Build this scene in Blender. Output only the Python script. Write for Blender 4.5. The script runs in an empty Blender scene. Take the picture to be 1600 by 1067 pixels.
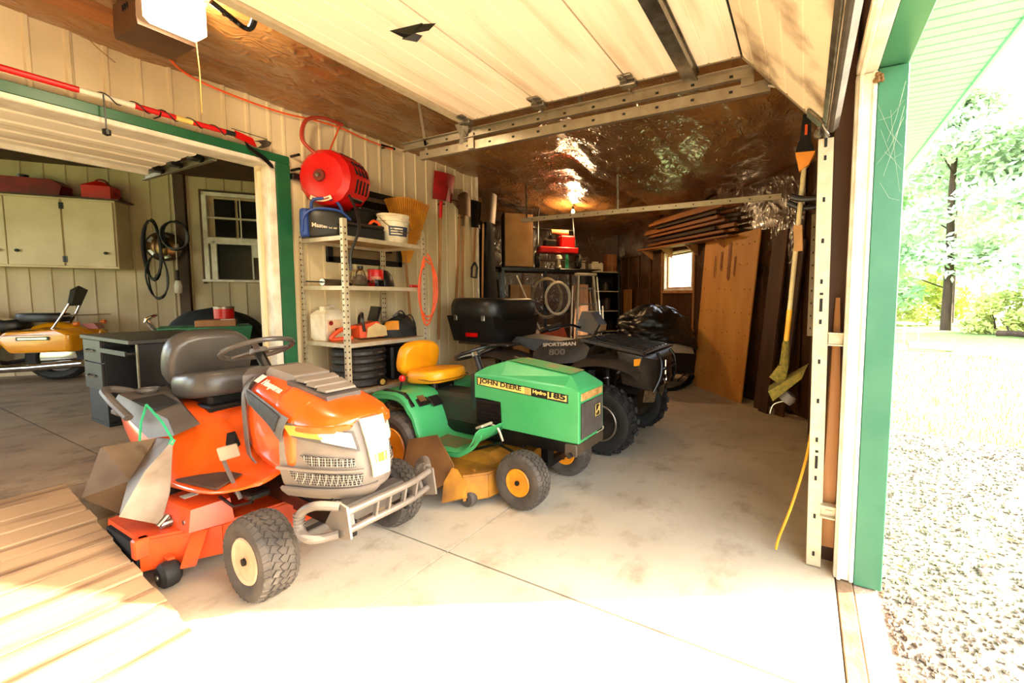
import bpy, bmesh, math, random
from mathutils import Vector, Matrix, noise
R = math.radians
sc = bpy.context.scene
col = sc.collection

# ---------------------------------------------------------------- camera
CAM_YAW, CAM_PITCH, CAM_ROLL = 0.453671, 0.068264, -0.006504
F_PX, CX, CY = 644.68, 942.34, 506.78
fw = Vector((math.cos(CAM_YAW)*math.cos(CAM_PITCH), math.sin(CAM_YAW)*math.cos(CAM_PITCH), -math.sin(CAM_PITCH)))
rt0 = Vector((math.sin(CAM_YAW), -math.cos(CAM_YAW), 0))
dn0 = fw.cross(rt0)
rt = rt0*math.cos(CAM_ROLL) + dn0*math.sin(CAM_ROLL)
dn = -rt0*math.sin(CAM_ROLL) + dn0*math.cos(CAM_ROLL)
cd = bpy.data.cameras.new('camera'); cam = bpy.data.objects.new('camera', cd); col.objects.link(cam)
m = Matrix((rt, -dn, -fw)).transposed().to_4x4(); m.translation = (0, 0, 1.5)
cam.matrix_world = m
cd.sensor_width = 36; cd.lens = F_PX/1600*36
cd.shift_x = 0.5-CX/1600; cd.shift_y = (CY-533.5)/1600
cd.clip_start = .02; cd.clip_end = 400
sc.camera = cam
# ---------------------------------------------------------------- world, sun, exposure
SUN_DIR = Vector((-.49*math.cos(R(27)), .872*math.cos(R(27)), -math.sin(R(27)))).normalized()
w = bpy.data.worlds.new('world'); sc.world = w; w.use_nodes = True
nt = w.node_tree; bgn = nt.nodes['Background']
sky = nt.nodes.new('ShaderNodeTexSky')
try:
    sky.sky_type = 'NISHITA'; sky.sun_disc = False
    sky.sun_elevation = R(27); sky.sun_rotation = math.atan2(-SUN_DIR.x, -SUN_DIR.y)
    sky.dust_density = 3; sky.ozone_density = .6
except Exception: pass
mixw = nt.nodes.new('ShaderNodeMix'); mixw.data_type = 'RGBA'; mixw.inputs[0].default_value = .7
nt.links.new(sky.outputs[0], mixw.inputs[6]); mixw.inputs[7].default_value = (1.0, .94, .82, 1)
nt.links.new(mixw.outputs[2], bgn.inputs[0]); bgn.inputs[1].default_value = 3.4
sl = bpy.data.lights.new('sun', 'SUN'); so = bpy.data.objects.new('sun', sl); col.objects.link(so)
sl.energy = 22; sl.angle = R(.8); sl.color = (1, .89, .70)
so.rotation_euler = SUN_DIR.to_track_quat('-Z', 'Y').to_euler(); so.location = (6, -9, 8)
vs = sc.view_settings
sc.display_settings.display_device = 'sRGB'
vs.view_transform = 'Standard'; vs.look = 'None'; vs.exposure = 0.65; vs.gamma = 1; vs.use_curve_mapping = False

# ---------------------------------------------------------------- materials
MATS = {}
def lin(c): return tuple((x/12.92 if x <= .04045 else ((x+.055)/1.055)**2.4) for x in c)
def mat(name, c, rough=.5, metal=0., c2=None, scale=8., stretch=(1, 1, 1), bump=0., bscale=None, contrast=(.35, .65), coat=0., alpha=1., trans=0., emit=None, spec=.5, detail=6.):
    """c, c2: sRGB colours; c2 is blotched over c by a noise of the given scale"""
    if name in MATS: return MATS[name]
    m = bpy.data.materials.new(name); m.use_nodes = True; MATS[name] = m
    n = m.node_tree; b = n.nodes['Principled BSDF']
    c = (*lin(c), 1)
    b.inputs['Base Color'].default_value = c; b.inputs['Roughness'].default_value = rough; b.inputs['Metallic'].default_value = metal
    b.inputs['Specular IOR Level'].default_value = spec
    b.inputs['Coat Weight'].default_value = coat; b.inputs['Alpha'].default_value = alpha; b.inputs['Transmission Weight'].default_value = trans
    if emit: b.inputs['Emission Color'].default_value = (*lin(emit[0]), 1); b.inputs['Emission Strength'].default_value = emit[1]
    tc = n.nodes.new('ShaderNodeTexCoord'); mp = n.nodes.new('ShaderNodeMapping'); mp.inputs['Scale'].default_value = stretch
    n.links.new(tc.outputs['Object'], mp.inputs[0])
    if c2 is None: c2 = tuple(x*.86 for x in lin2s(c[:3]))
    nz = n.nodes.new('ShaderNodeTexNoise'); nz.inputs['Scale'].default_value = scale; nz.inputs['Detail'].default_value = detail
    n.links.new(mp.outputs[0], nz.inputs[0])
    rp = n.nodes.new('ShaderNodeValToRGB'); rp.color_ramp.elements[0].position = contrast[0]; rp.color_ramp.elements[1].position = contrast[1]
    rp.color_ramp.elements[0].color = c; rp.color_ramp.elements[1].color = (*lin(c2), 1)
    n.links.new(nz.outputs[0], rp.inputs[0]); n.links.new(rp.outputs[0], b.inputs['Base Color'])
    if bump:
        nb = n.nodes.new('ShaderNodeTexNoise'); nb.inputs['Scale'].default_value = bscale or scale*4; nb.inputs['Detail'].default_value = 5
        n.links.new(mp.outputs[0], nb.inputs[0])
        bp = n.nodes.new('ShaderNodeBump'); bp.inputs['Strength'].default_value = bump; bp.inputs['Distance'].default_value = .02
        n.links.new(nb.outputs[0], bp.inputs['Height']); n.links.new(bp.outputs[0], b.inputs['Normal'])
    return m
def lin2s(c): return tuple(12.92*x if x <= .0031308 else 1.055*x**(1/2.4)-.055 for x in c)

def concrete_mat(name, c, c2, spot):
    m_ = mat(name, c, .75, c2=c2, scale=1.5, bump=.12, bscale=60, contrast=(.3, .75)); n = m_.node_tree; b = n.nodes['Principled BSDF']
    src = b.inputs['Base Color'].links[0].from_socket; tc = n.nodes.new('ShaderNodeTexCoord'); nz = n.nodes.new('ShaderNodeTexNoise'); nz.inputs['Scale'].default_value = 4.2; nz.inputs['Detail'].default_value = 9; nz.inputs['Roughness'].default_value = .62
    n.links.new(tc.outputs['Object'], nz.inputs[0]); rp = n.nodes.new('ShaderNodeValToRGB'); rp.color_ramp.elements[0].position = .52; rp.color_ramp.elements[1].position = .84
    n.links.new(nz.outputs[0], rp.inputs[0]); mx = n.nodes.new('ShaderNodeMix'); mx.data_type = 'RGBA'; n.links.new(rp.outputs[0], mx.inputs[0]); n.links.new(src, mx.inputs[6]); mx.inputs[7].default_value = (*lin(spot), 1); n.links.new(mx.outputs[2], b.inputs['Base Color'])
    return m_
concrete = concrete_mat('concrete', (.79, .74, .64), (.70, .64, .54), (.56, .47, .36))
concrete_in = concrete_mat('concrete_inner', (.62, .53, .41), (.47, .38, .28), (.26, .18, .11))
concrete_edge = mat('concrete_threshold', (.76, .69, .6), .8, c2=(.6, .5, .4), scale=5, bump=.3, bscale=70)
cream = mat('cream_siding', (.86, .79, .63), .45, c2=(.78, .70, .53), scale=2.5, stretch=(1, 1, .25))
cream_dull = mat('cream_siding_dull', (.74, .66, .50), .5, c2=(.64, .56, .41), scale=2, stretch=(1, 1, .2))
white_trim = mat('white_trim', (.88, .85, .78), .45, c2=(.78, .73, .64), scale=9)
green_trim = mat('green_trim', (.20, .43, .32), .35, c2=(.25, .47, .35), scale=4)
green_dark = mat('green_inner_trim', (.05, .30, .18), .4, c2=(.09, .35, .2), scale=4)
soffit_m = mat('soffit_green', (.72, .88, .79), .5, c2=(.68, .85, .75), scale=3)
door_white = mat('door_white', (.96, .91, .81), .5, c2=(.72, .56, .36), scale=1.7, stretch=(.35, 3, 3), contrast=(.5, .85), bump=.05, bscale=30)
door_dirty = mat('door_soiled', (.93, .85, .72), .55, c2=(.45, .31, .18), scale=3.2, stretch=(1.2, 1, 1), contrast=(.5, .72), bump=.06, bscale=30)
galv = mat('galvanised', (.60, .56, .49), .4, .8, c2=(.54, .49, .42), scale=12)
galv_paint = mat('galvanised_dull', (.78, .73, .62), .45, .35, c2=(.73, .67, .55), scale=18)
hole_m = mat('punched_hole', (.05, .04, .03), .8)
black_pl = mat('black_plastic', (.045, .042, .04), .42, c2=(.09, .08, .07), scale=12)
black_mt = mat('black_metal', (.04, .037, .035), .35, .3, c2=(.08, .07, .06), scale=9)
chrome = mat('chrome', (.85, .83, .8), .12, 1.)
steel = mat('steel', (.62, .6, .56), .3, .9, c2=(.45, .42, .38), scale=14)
rubber = mat('rubber', (.22, .195, .17), .75, c2=(.32, .28, .24), scale=9, bump=.1)
rubber_dark = mat('rubber_dark', (.06, .055, .05), .7, c2=(.11, .10, .085), scale=9, bump=.1)
wood_new = mat('wood_tan', (.66, .46, .26), .6, c2=(.54, .35, .18), scale=6, stretch=(1, 1, .12))
wood_dark = mat('wood_dark', (.33, .20, .10), .65, c2=(.22, .13, .06), scale=5, stretch=(1, 1, .1))
wood_x = mat('wood_lumber', (.62, .38, .18), .65, c2=(.45, .26, .11), scale=6, stretch=(.12, 1, 1))
wood_xd = mat('wood_lumber_weathered', (.30, .22, .15), .75, c2=(.2, .13, .08), scale=6, stretch=(.12, 1, 1))
handle_w = mat('ash_handle', (.68, .47, .22), .5, c2=(.56, .35, .14), scale=9, stretch=(1, 1, .1))
red_pl = mat('red_plastic', (.80, .06, .05), .35, c2=(.70, .04, .03), scale=3)
red_dk = mat('red_dark', (.52, .05, .04), .5, c2=(.38, .04, .03), scale=5)
orange_cord = mat('orange_cord', (.90, .33, .08), .5)
yellow_cord = mat('yellow_cord', (.92, .66, .14), .5)
white_pl = mat('white_plastic', (.90, .87, .78), .5, c2=(.78, .72, .58), scale=7)
dark_hole = mat('dark_interior', (.025, .02, .015), .9)
glass_dk = mat('dark_glass', (.05, .045, .04), .12)

# ---------------------------------------------------------------- mesh builder
class B:
    def __init__(s): s.v = []; s.f = []; s.M = None
    def _add(s, vs_, fs):
        o = len(s.v)
        if s.M is not None: vs_ = [s.M @ Vector(p) for p in vs_]
        s.v += [tuple(p) for p in vs_]; s.f += [tuple(i+o for i in f) for f in fs]; return s
    def hull(s, pts):
        bm = bmesh.new()
        for p in pts: bm.verts.new(p)
        r = bmesh.ops.convex_hull(bm, input=bm.verts)
        bm.verts.ensure_lookup_table()
        used = set(v for f in bm.faces for v in f.verts)
        bmesh.ops.dissolve_limit(bm, angle_limit=R(2), verts=list(bm.verts), edges=list(bm.edges))
        bm.verts.index_update(); idx = {v: i for i, v in enumerate(bm.verts)}
        vs_ = [v.co.copy() for v in bm.verts]; fs = [[idx[v] for v in f.verts] for f in bm.faces]
        bm.free(); return s._add(vs_, fs)
    def box(s, c, d, rot=None, bev=0.):
        hx, hy, hz = d[0]/2, d[1]/2, d[2]/2
        if bev <= 0:
            p = [Vector((x, y, z)) for x in (-hx, hx) for y in (-hy, hy) for z in (-hz, hz)]
            f = [(0, 1, 3, 2), (4, 6, 7, 5), (0, 4, 5, 1), (2, 3, 7, 6), (0, 2, 6, 4), (1, 5, 7, 3)]
        else:
            b = min(bev, hx*.9, hy*.9, hz*.9); p = []
            for x in (-1, 1):
                for y in (-1, 1):
                    for z in (-1, 1):
                        p += [Vector((x*(hx-b), y*(hy-b), z*hz)), Vector((x*(hx-b), y*hy, z*(hz-b))), Vector((x*hx, y*(hy-b), z*(hz-b)))]
            ix = lambda x, y, z, k: ((x > 0)*4+(y > 0)*2+(z > 0))*3+k
            f = []
            for z in (-1, 1): q = [ix(-1, -1, z, 0), ix(1, -1, z, 0), ix(1, 1, z, 0), ix(-1, 1, z, 0)]; f.append(q if z > 0 else q[::-1])
            for y in (-1, 1): q = [ix(-1, y, -1, 1), ix(1, y, -1, 1), ix(1, y, 1, 1), ix(-1, y, 1, 1)]; f.append(q if y < 0 else q[::-1])
            for x in (-1, 1): q = [ix(x, -1, -1, 2), ix(x, 1, -1, 2), ix(x, 1, 1, 2), ix(x, -1, 1, 2)]; f.append(q if x > 0 else q[::-1])
            for y in (-1, 1):
                for z in (-1, 1): q = [ix(-1, y, z, 0), ix(-1, y, z, 1), ix(1, y, z, 1), ix(1, y, z, 0)]; f.append(q if y*z > 0 else q[::-1])
            for x in (-1, 1):
                for z in (-1, 1): q = [ix(x, -1, z, 2), ix(x, -1, z, 0), ix(x, 1, z, 0), ix(x, 1, z, 2)]; f.append(q if x*z < 0 else q[::-1])
            for x in (-1, 1):
                for y in (-1, 1): q = [ix(x, y, -1, 1), ix(x, y, -1, 2), ix(x, y, 1, 2), ix(x, y, 1, 1)]; f.append(q if x*y < 0 else q[::-1])
            for x in (-1, 1):
                for y in (-1, 1):
                    for z in (-1, 1): q = [ix(x, y, z, 0), ix(x, y, z, 1), ix(x, y, z, 2)]; f.append(q)
        Mx = Matrix.Translation(c)
        if rot is not None: Mx = Mx @ (rot.to_4x4() if isinstance(rot, Matrix) else Matrix.Rotation(rot, 4, 'Z'))
        return s._add([Mx @ q for q in p], f)
    def bar(s, a, b, w_, h_, up=(0, 0, 1), bev=0.):
        """box between two points; w_ across, h_ along up"""
        a = Vector(a); b = Vector(b); d = b-a; L = d.length; x = d/L; u = Vector(up); y = u.cross(x)
        if y.length < 1e-5: y = Vector((0, 1, 0)).cross(x)
        y.normalize(); z = x.cross(y)
        return s.box((a+b)/2, (L, w_, h_), Matrix((x, y, z)).transposed(), bev)
    def prism(s, poly, a, b, axis='y'):
        """2-D polygon extruded along axis from a to b; axis y: poly = (x,z); x: (y,z); z: (x,y)"""
        n = len(poly)
        mk = {'y': lambda p, h: (p[0], h, p[1]), 'x': lambda p, h: (h, p[0], p[1]), 'z': lambda p, h: (p[0], p[1], h)}[axis]
        vs_ = [mk(p, a) for p in poly]+[mk(p, b) for p in poly]
        fs = [tuple(range(n)), tuple(range(2*n-1, n-1, -1))]+[(i, i+n, (i+1) % n+n, (i+1) % n) for i in range(n)]
        return s._add(vs_, fs)
    def lathe(s, prof, n=20, c=(0, 0, 0), axis='z', arc=1.):
        mk = {'z': lambda r, h, k, q: (r*k, r*q, h), 'y': lambda r, h, k, q: (r*k, h, r*q), 'x': lambda r, h, k, q: (h, r*k, r*q)}[axis]
        vs_, fs = [], []; N = n if arc >= 1 else n+1
        for i in range(N):
            t = 2*math.pi*arc*i/n; k, q = math.cos(t), math.sin(t)
            vs_ += [tuple(Vector(mk(r, h, k, q))+Vector(c)) for r, h in prof]
        P = len(prof)
        for i in range(n):
            j = (i+1) % N
            for p in range(P-1): fs.append((i*P+p, j*P+p, j*P+p+1, i*P+p+1))
        if arc >= 1:
            if prof[0][0] > 1e-6: fs.append(tuple(i*P for i in range(n)))
            if prof[-1][0] > 1e-6: fs.append(tuple(i*P+P-1 for i in range(n-1, -1, -1)))
        return s._add(vs_, fs)
    def cyl(s, a, b, r, n=12, r2=None): return s.tube([a, b], r, n, r2=r2)
    def tube(s, pts, r, n=8, closed=False, smooth=0, r2=None, cap=True):
        P = [Vector(p) for p in pts]
        if smooth: P = spline(P, smooth, closed)
        m_ = len(P); rings = []; T = []
        for i in range(m_):
            if closed: t = P[(i+1) % m_]-P[i-1]
            else: t = P[min(i+1, m_-1)]-P[max(i-1, 0)]
            T.append(t.normalized() if t.length > 1e-9 else Vector((0, 0, 1)))
        u = T[0].orthogonal().normalized(); vs_, fs = [], []
        for i in range(m_):
            u = u-T[i]*u.dot(T[i])
            if u.length < 1e-6: u = T[i].orthogonal()
            u.normalize(); v = T[i].cross(u)
            rr = r[i*len(r)//m_] if isinstance(r, (list, tuple)) else (r if r2 is None else r+(r2-r)*i/(m_-1))
            vs_ += [P[i]+(u*math.cos(2*math.pi*k/n)+v*math.sin(2*math.pi*k/n))*rr for k in range(n)]
        for i in range(m_ if closed else m_-1):
            j = (i+1) % m_
            for k in range(n): fs.append((i*n+k, i*n+(k+1) % n, j*n+(k+1) % n, j*n+k))
        if not closed and cap: fs += [tuple(range(n-1, -1, -1)), tuple((m_-1)*n+k for k in range(n))]
        return s._add(vs_, fs)
    def loft(s, rings, cap=True, closed=True):
        n = len(rings[0]); vs_ = [p for r in rings for p in r]; fs = []
        for i in range(len(rings)-1):
            for k in range(n if closed else n-1): fs.append((i*n+k, i*n+(k+1) % n, (i+1)*n+(k+1) % n, (i+1)*n+k))
        if cap: fs += [tuple(range(n-1, -1, -1)), tuple((len(rings)-1)*n+k for k in range(n))]
        return s._add(vs_, fs)
    def sheet(s, fn, nu, nv, th=0.):
        """grid surface fn(u,v), with thickness along its normal when th"""
        top = [Vector(fn(i/nu, j/nv)) for i in range(nu+1) for j in range(nv+1)]
        W = nv+1; q = [(i*W+j, (i+1)*W+j, (i+1)*W+j+1, i*W+j+1) for i in range(nu) for j in range(nv)]
        if not th: return s._add(top, q)
        N = [Vector() for _ in top]
        for f in q:
            nn = (top[f[2]]-top[f[0]]).cross(top[f[3]]-top[f[1]])
            for k in f: N[k] += nn
        bot = [p-N[i].normalized()*th if N[i].length > 1e-12 else p.copy() for i, p in enumerate(top)]
        o = len(top); fs = list(q)+[tuple(k+o for k in f[::-1]) for f in q]
        rim = [i*W for i in range(nu+1)]+[nu*W+j for j in range(1, nv+1)]+[i*W+nv for i in range(nu-1, -1, -1)]+[j for j in range(nv-1, 0, -1)]
        for a, b in zip(rim, rim[1:]+rim[:1]): fs.append((b, a, a+o, b+o))
        return s._add(top+bot, fs)
def spline(P, k, closed=False):
    out = []; n = len(P)
    for i in range(n if closed else n-1):
        p0 = P[i-1] if (i > 0 or closed) else P[0]; p1 = P[i]; p2 = P[(i+1) % n]; p3 = P[(i+2) % n] if (closed or i+2 < n) else P[-1]
        for j in range(k):
            t = j/k; out.append(.5*((2*p1)+(p2-p0)*t+(2*p0-5*p1+4*p2-p3)*t*t+(3*p1-p0-3*p2+p3)*t**3))
    if not closed: out.append(P[-1])
    return out
def obj(name, b, m_, parent=None, smooth=35, sub=0, kind=None, loc=None, rot=None, label=None):
    if isinstance(b, B):
        me = bpy.data.meshes.new(name); me.from_pydata(b.v, [], b.f); me.update()
        bm = bmesh.new(); bm.from_mesh(me); bmesh.ops.recalc_face_normals(bm, faces=bm.faces); bm.to_mesh(me); bm.free()
        me.materials.append(m_)
        if smooth: me.shade_smooth(); me.set_sharp_from_angle(angle=R(smooth))
    else: me = b
    o = bpy.data.objects.new(name, me); col.objects.link(o)
    if parent is not None: o.parent = parent
    if sub: md = o.modifiers.new('sub', 'SUBSURF'); md.levels = sub; md.render_levels = sub
    if kind: o['kind'] = kind
    if label: o['label'] = label
    if loc is not None: o.location = loc
    if rot is not None: o.rotation_euler = rot if not isinstance(rot, (int, float)) else (0, 0, rot)
    return o
def tag(o, label, cat, group=None):
    o['label'] = label; o['category'] = cat
    if group: o['group'] = group
    return o
def thing(name, label, cat, loc=(0, 0, 0), rz=0., group=None):
    o = bpy.data.objects.new(name, None); col.objects.link(o); o.empty_display_size = .1
    o.location = loc; o.rotation_euler = (0, 0, rz); return tag(o, label, cat, group)
def struct(name, b, m_, parent=None, **k):
    o = obj(name, b, m_, parent, **k)
    if parent is None: o['kind'] = 'structure'
    return o
def sempty(name):
    o = bpy.data.objects.new(name, None); col.objects.link(o); o['kind'] = 'structure'; return o
def text_mesh(body, size, depth=.0015, bold=0., shear=0., font_sx=1.):
    cu = bpy.data.curves.new('t', 'FONT'); cu.body = body; cu.size = size; cu.extrude = depth; cu.offset = bold; cu.shear = shear
    cu.align_x = 'LEFT'; cu.align_y = 'BOTTOM'; cu.resolution_u = 3
    o = bpy.data.objects.new('t', cu); col.objects.link(o)
    me = bpy.data.meshes.new_from_object(o.evaluated_get(bpy.context.evaluated_depsgraph_get()))
    bpy.data.objects.remove(o); bpy.data.curves.remove(cu)
    if font_sx != 1.:
        for v in me.vertices: v.co.x *= font_sx
    return me
def lettering(body, size, m_, parent, origin, xdir, ydir, bold=0., shear=0., width=None, name='lettering'):
    """flat lettering on a surface: xdir reading direction, ydir up direction, in parent space"""
    me = text_mesh(body, size, bold=bold, shear=shear)
    if width:
        xs = [v.co.x for v in me.vertices]; k = width/max(1e-6, max(xs)-min(xs)); x0 = min(xs)
        for v in me.vertices: v.co.x = (v.co.x-x0)*k
    x = Vector(xdir).normalized(); y = Vector(ydir); y = (y-x*y.dot(x)).normalized(); z = x.cross(y)
    M4 = Matrix((x, y, z)).transposed().to_4x4(); M4.translation = origin
    me.transform(M4); me.materials.clear(); me.materials.append(m_)
    return obj(name, me, m_, parent)
def poly_patch(pts3, m_, parent, name, th=.002, nrm=None):
    """thin flat plate from a planar 3-D polygon, pushed out along its normal"""
    P = [Vector(p) for p in pts3]; n = Vector(nrm).normalized() if nrm else (P[1]-P[0]).cross(P[2]-P[0]).normalized()
    b = B(); k = len(P)
    b._add([p for p in P]+[p+n*th for p in P], [tuple(range(k-1, -1, -1)), tuple(range(k, 2*k))]+[(i, (i+1) % k, (i+1) % k+k, i+k) for i in range(k)])
    return obj(name, b, m_, parent, smooth=0)
def surf_patch(b, surf, quad, off=.004, n=(8, 4), th=.006):
    """thin plate following surf(s,t) inside the (s,t) quad a,b,c,d, lifted by off"""
    q = [Vector((*p, 0)) for p in quad]
    def st(u, v): return (q[0].lerp(q[1], u)).lerp(q[3].lerp(q[2], u), v)
    def P(u, v):
        p = st(u, v); e = 1e-3; a = Vector(surf(p.x, p.y)); du = Vector(surf(p.x+e, p.y))-a; dv = Vector(surf(p.x, p.y+e))-a
        return a+du.cross(dv).normalized()*off
    return b.sheet(P, n[0], n[1], th)
def copy_tree(o, parent=None):
    c = o.copy(); col.objects.link(c)
    if parent is not None: c.parent = parent
    for ch in list(o.children): copy_tree(ch, c)
    return c
# ================================================================ SETTING
random.seed(7)
def clip(poly, p, n):
    out = []
    for i in range(len(poly)):
        a, b = Vector(poly[i]), Vector(poly[(i+1) % len(poly)]); da, db = (a-p).dot(n), (b-p).dot(n)
        if da >= 0: out.append(a)
        if da*db < 0: out.append(a.lerp(b, da/(da-db)))
    return out
WW_P, WW_N = Vector((5.6, -.06)), Vector((-.714, .7))       # line of the angled window wall
FW_P, FW_N = Vector((9.98, 4.41)), Vector((-.70, -.714))    # line of the far wall
# --- concrete floor in saw-cut slabs
floor = struct('floor', B().prism([(-4.2, -.2), (5.6, -.2), (10.2, 4.4), (4.4, 10.0), (4.4, 4.1), (-4.2, 4.1)], -.2, -.012, 'z'), mat('joint_dirt', (.22, .16, .10), .9))
def slab_grid(parent, xs, ys, zt, th, m_, clipit=True):
    for i in range(len(xs)-1):
        for j in range(len(ys)-1):
            g = .005
            q = [Vector((xs[i]+g, ys[j]+g)), Vector((xs[i+1]-g, ys[j]+g)), Vector((xs[i+1]-g, ys[j+1]-g)), Vector((xs[i]+g, ys[j+1]-g))]
            if clipit:
                q = clip(q, WW_P+WW_N*-.1, WW_N); q = clip(q, FW_P+FW_N*-.1, FW_N) if len(q) > 2 else q
                if len(q) < 3: continue
            obj('slab', B().prism([(p.x, p.y) for p in q], zt-th, zt, 'z'), m_, parent, smooth=0)
slab_grid(floor, [-4.2, -1.31, 1.69, 4.69, 7.69, 10.6], [-.2, 1.83, 4.16], 0, .06, concrete)
slab_grid(floor, [4.45, 7.69, 10.6], [4.16, 7.2, 10.2], 0, .06, concrete)
# threshold strips under the big door
th = struct('trim_1', B().box((-.8, -.24, -.03), (6.75, .074, .05), bev=.004), mat('threshold_dirt', (.40, .30, .20), .85, c2=(.56, .45, .33), scale=7, bump=.3))
obj('threshold_strip', B().box((-.8, -.335, -.045), (6.75, .11, .06), bev=.006), concrete_edge, th)
# raised floor of the room behind
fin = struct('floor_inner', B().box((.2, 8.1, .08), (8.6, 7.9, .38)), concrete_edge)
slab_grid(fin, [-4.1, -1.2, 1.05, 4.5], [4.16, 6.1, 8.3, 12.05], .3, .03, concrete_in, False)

# --- ribbed steel siding
def siding(name_parent, x0, x1, z0, z1, m_, pitch=.152, rib=.011, cover=.912, y=0., sgn=-1):
    """panels of ribbed steel in wall space: face at y, ribs stand out along sgn*y"""
    x = x0
    while x < x1-1e-3:
        xe = min(x+cover, x1); prof = []
        k = x
        while k < xe-1e-4:
            e = min(k+pitch, xe)
            prof += [(k, 0)]
            if e-k > .06: prof += [(e-.036, 0), (e-.028, rib), (e-.012, rib), (e-.004, 0)]
            k = e
        prof.append((xe, 0))
        pts = [(p[0], y+sgn*p[1]) for p in prof]+[(xe, y-sgn*.004), (x, y-sgn*.004)]
        obj('siding_panel', B().prism(pts, z0, z1, 'z'), m_, name_parent, smooth=0)
        x = xe+.002
wl = struct('wall_left', B().box((3.3, 4.24, 1.6), (2.34, .14, 3.3)).box((-.9, 4.24, 2.98), (6.05, .14, .54)).box((-3.6, 4.24, 1.6), (1.0, .14, 3.3)), cream)
siding(wl, 2.13, 4.46, 0, 3.24, cream, y=4.155)
siding(wl, -2.7, 2.13, 2.70, 3.24, cream, y=4.155)
obj('corner_trim', B().box((4.475, 4.2, 1.6), (.03, .13, 3.3)), white_trim, wl)
# green and white casing of the inner opening
tr = struct('trim_2', B().box((-.29, 4.135, 2.665), (4.83, .05, .07), bev=.004), green_dark)
obj('casing_side', B().box((2.072, 4.135, 1.465), (.11, .05, 2.33), bev=.004), green_dark, tr)
obj('header_jamb', B().box((-.3, 4.22, 2.61), (4.62, .22, .035), bev=.004).box((-.3, 4.12, 2.612), (4.62, .03, .03)), white_trim, tr)
obj('side_jamb', B().box((1.99, 4.22, 1.45), (.045, .22, 2.3), bev=.004).box((1.975, 4.13, 1.45), (.03, .03, 2.3)), white_trim, tr)
obj('stop_strip', B().box((1.955, 4.27, 1.45), (.03, .05, 2.3), bev=.004), cream, tr)
# other walls of this bay
struct('wall_side_unseen', B().box((-4.15, 1.9, 1.6), (.2, 4.6, 3.4)), cream)  # unseen wall behind the camera, put in to contain the light
struct('wall_partition', B().box((4.42, 7.1, 1.9), (.1, 5.7, 4.2)), wood_dark)

# --- ceiling: clear film stapled over brown insulation, wrinkled and sagging
def film_material(name, c, c2, glint=.9):
    m_ = mat(name, c, .32, c2=c2, scale=1.4, contrast=(.3, .7), spec=.6)
    n = m_.node_tree; b = n.nodes['Principled BSDF']
    tc = n.nodes.new('ShaderNodeTexCoord'); mp = n.nodes.new('ShaderNodeMapping'); mp.inputs['Scale'].default_value = (1.5, 2.2, 1)
    mp.inputs['Rotation'].default_value = (0, 0, .5)
    nz = n.nodes.new('ShaderNodeTexNoise'); nz.inputs['Scale'].default_value = 5.0; nz.inputs['Detail'].default_value = 4; nz.inputs['Distortion'].default_value = 1.6
    try: nz.noise_type = 'RIDGED_MULTIFRACTAL'
    except Exception: pass
    bp = n.nodes.new('ShaderNodeBump'); bp.inputs['Strength'].default_value = glint; bp.inputs['Distance'].default_value = .03
    n.links.new(tc.outputs['Object'], mp.inputs[0]); n.links.new(mp.outputs[0], nz.inputs[0]); n.links.new(nz.outputs[0], bp.inputs['Height'])
    n.links.new(bp.outputs[0], b.inputs['Normal']); b.inputs['Coat Weight'].default_value = .6; b.inputs['Coat Roughness'].default_value = .08
    n.links.new(bp.outputs[0], b.inputs['Coat Normal'])
    return m_
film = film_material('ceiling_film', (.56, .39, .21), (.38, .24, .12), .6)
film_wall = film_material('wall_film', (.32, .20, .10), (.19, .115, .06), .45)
def in_bay(x, y):
    p = Vector((x, y))
    if (p-WW_P).dot(WW_N) < -.12 or (p-FW_P).dot(FW_N) < -.12: return False
    return y < 4.2 if x < 4.5 else True
vid = {}; cb = B(); st = .05
def cz(x, y):
    p = Vector((x*.55, y*.9, 0)); q = Vector((x*1.5+y*.4, y*3.6-x*.8, 3.1)); s = Vector((x*5, y*9, 7))
    tr_ = abs(((y-.2)/1.22) % 1-.5)*2                     # sags between the trusses
    r1 = 1-abs(noise.noise(q)); r2 = 1-abs(noise.noise(s))
    return 3.19-.055*(1-tr_**3)-.05*noise.noise(p)-.030*r1**4-.014*r2**3*(.4+.6*max(0, noise.noise(p*2)+.4))
i0, i1, j0, j1 = int(-4.1/st), int(10.2/st), int(-.25/st), int(10.2/st)
for i in range(i0, i1):
    for j in range(j0, j1):
        if not in_bay((i+.5)*st, (j+.5)*st): continue
        f = []
        for a, b in ((i, j), (i, j+1), (i+1, j+1), (i+1, j)):
            if (a, b) not in vid: vid[(a, b)] = len(cb.v); cb.v.append((a*st, b*st, cz(a*st, b*st)))
            f.append(vid[(a, b)])
        cb.f.append(tuple(f))
ceil = struct('ceiling', cb, film, smooth=60)
struct('ceiling_sky_blocker', B().prism([(-5, -1.0), (6.4, -1.0), (6.4, -.35), (10.6, 4.4), (4.5, 10.6), (-5, 10.6)], 3.35, 3.5, 'z'), wood_dark)  # unseen slab added over the building to block sky light

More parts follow.
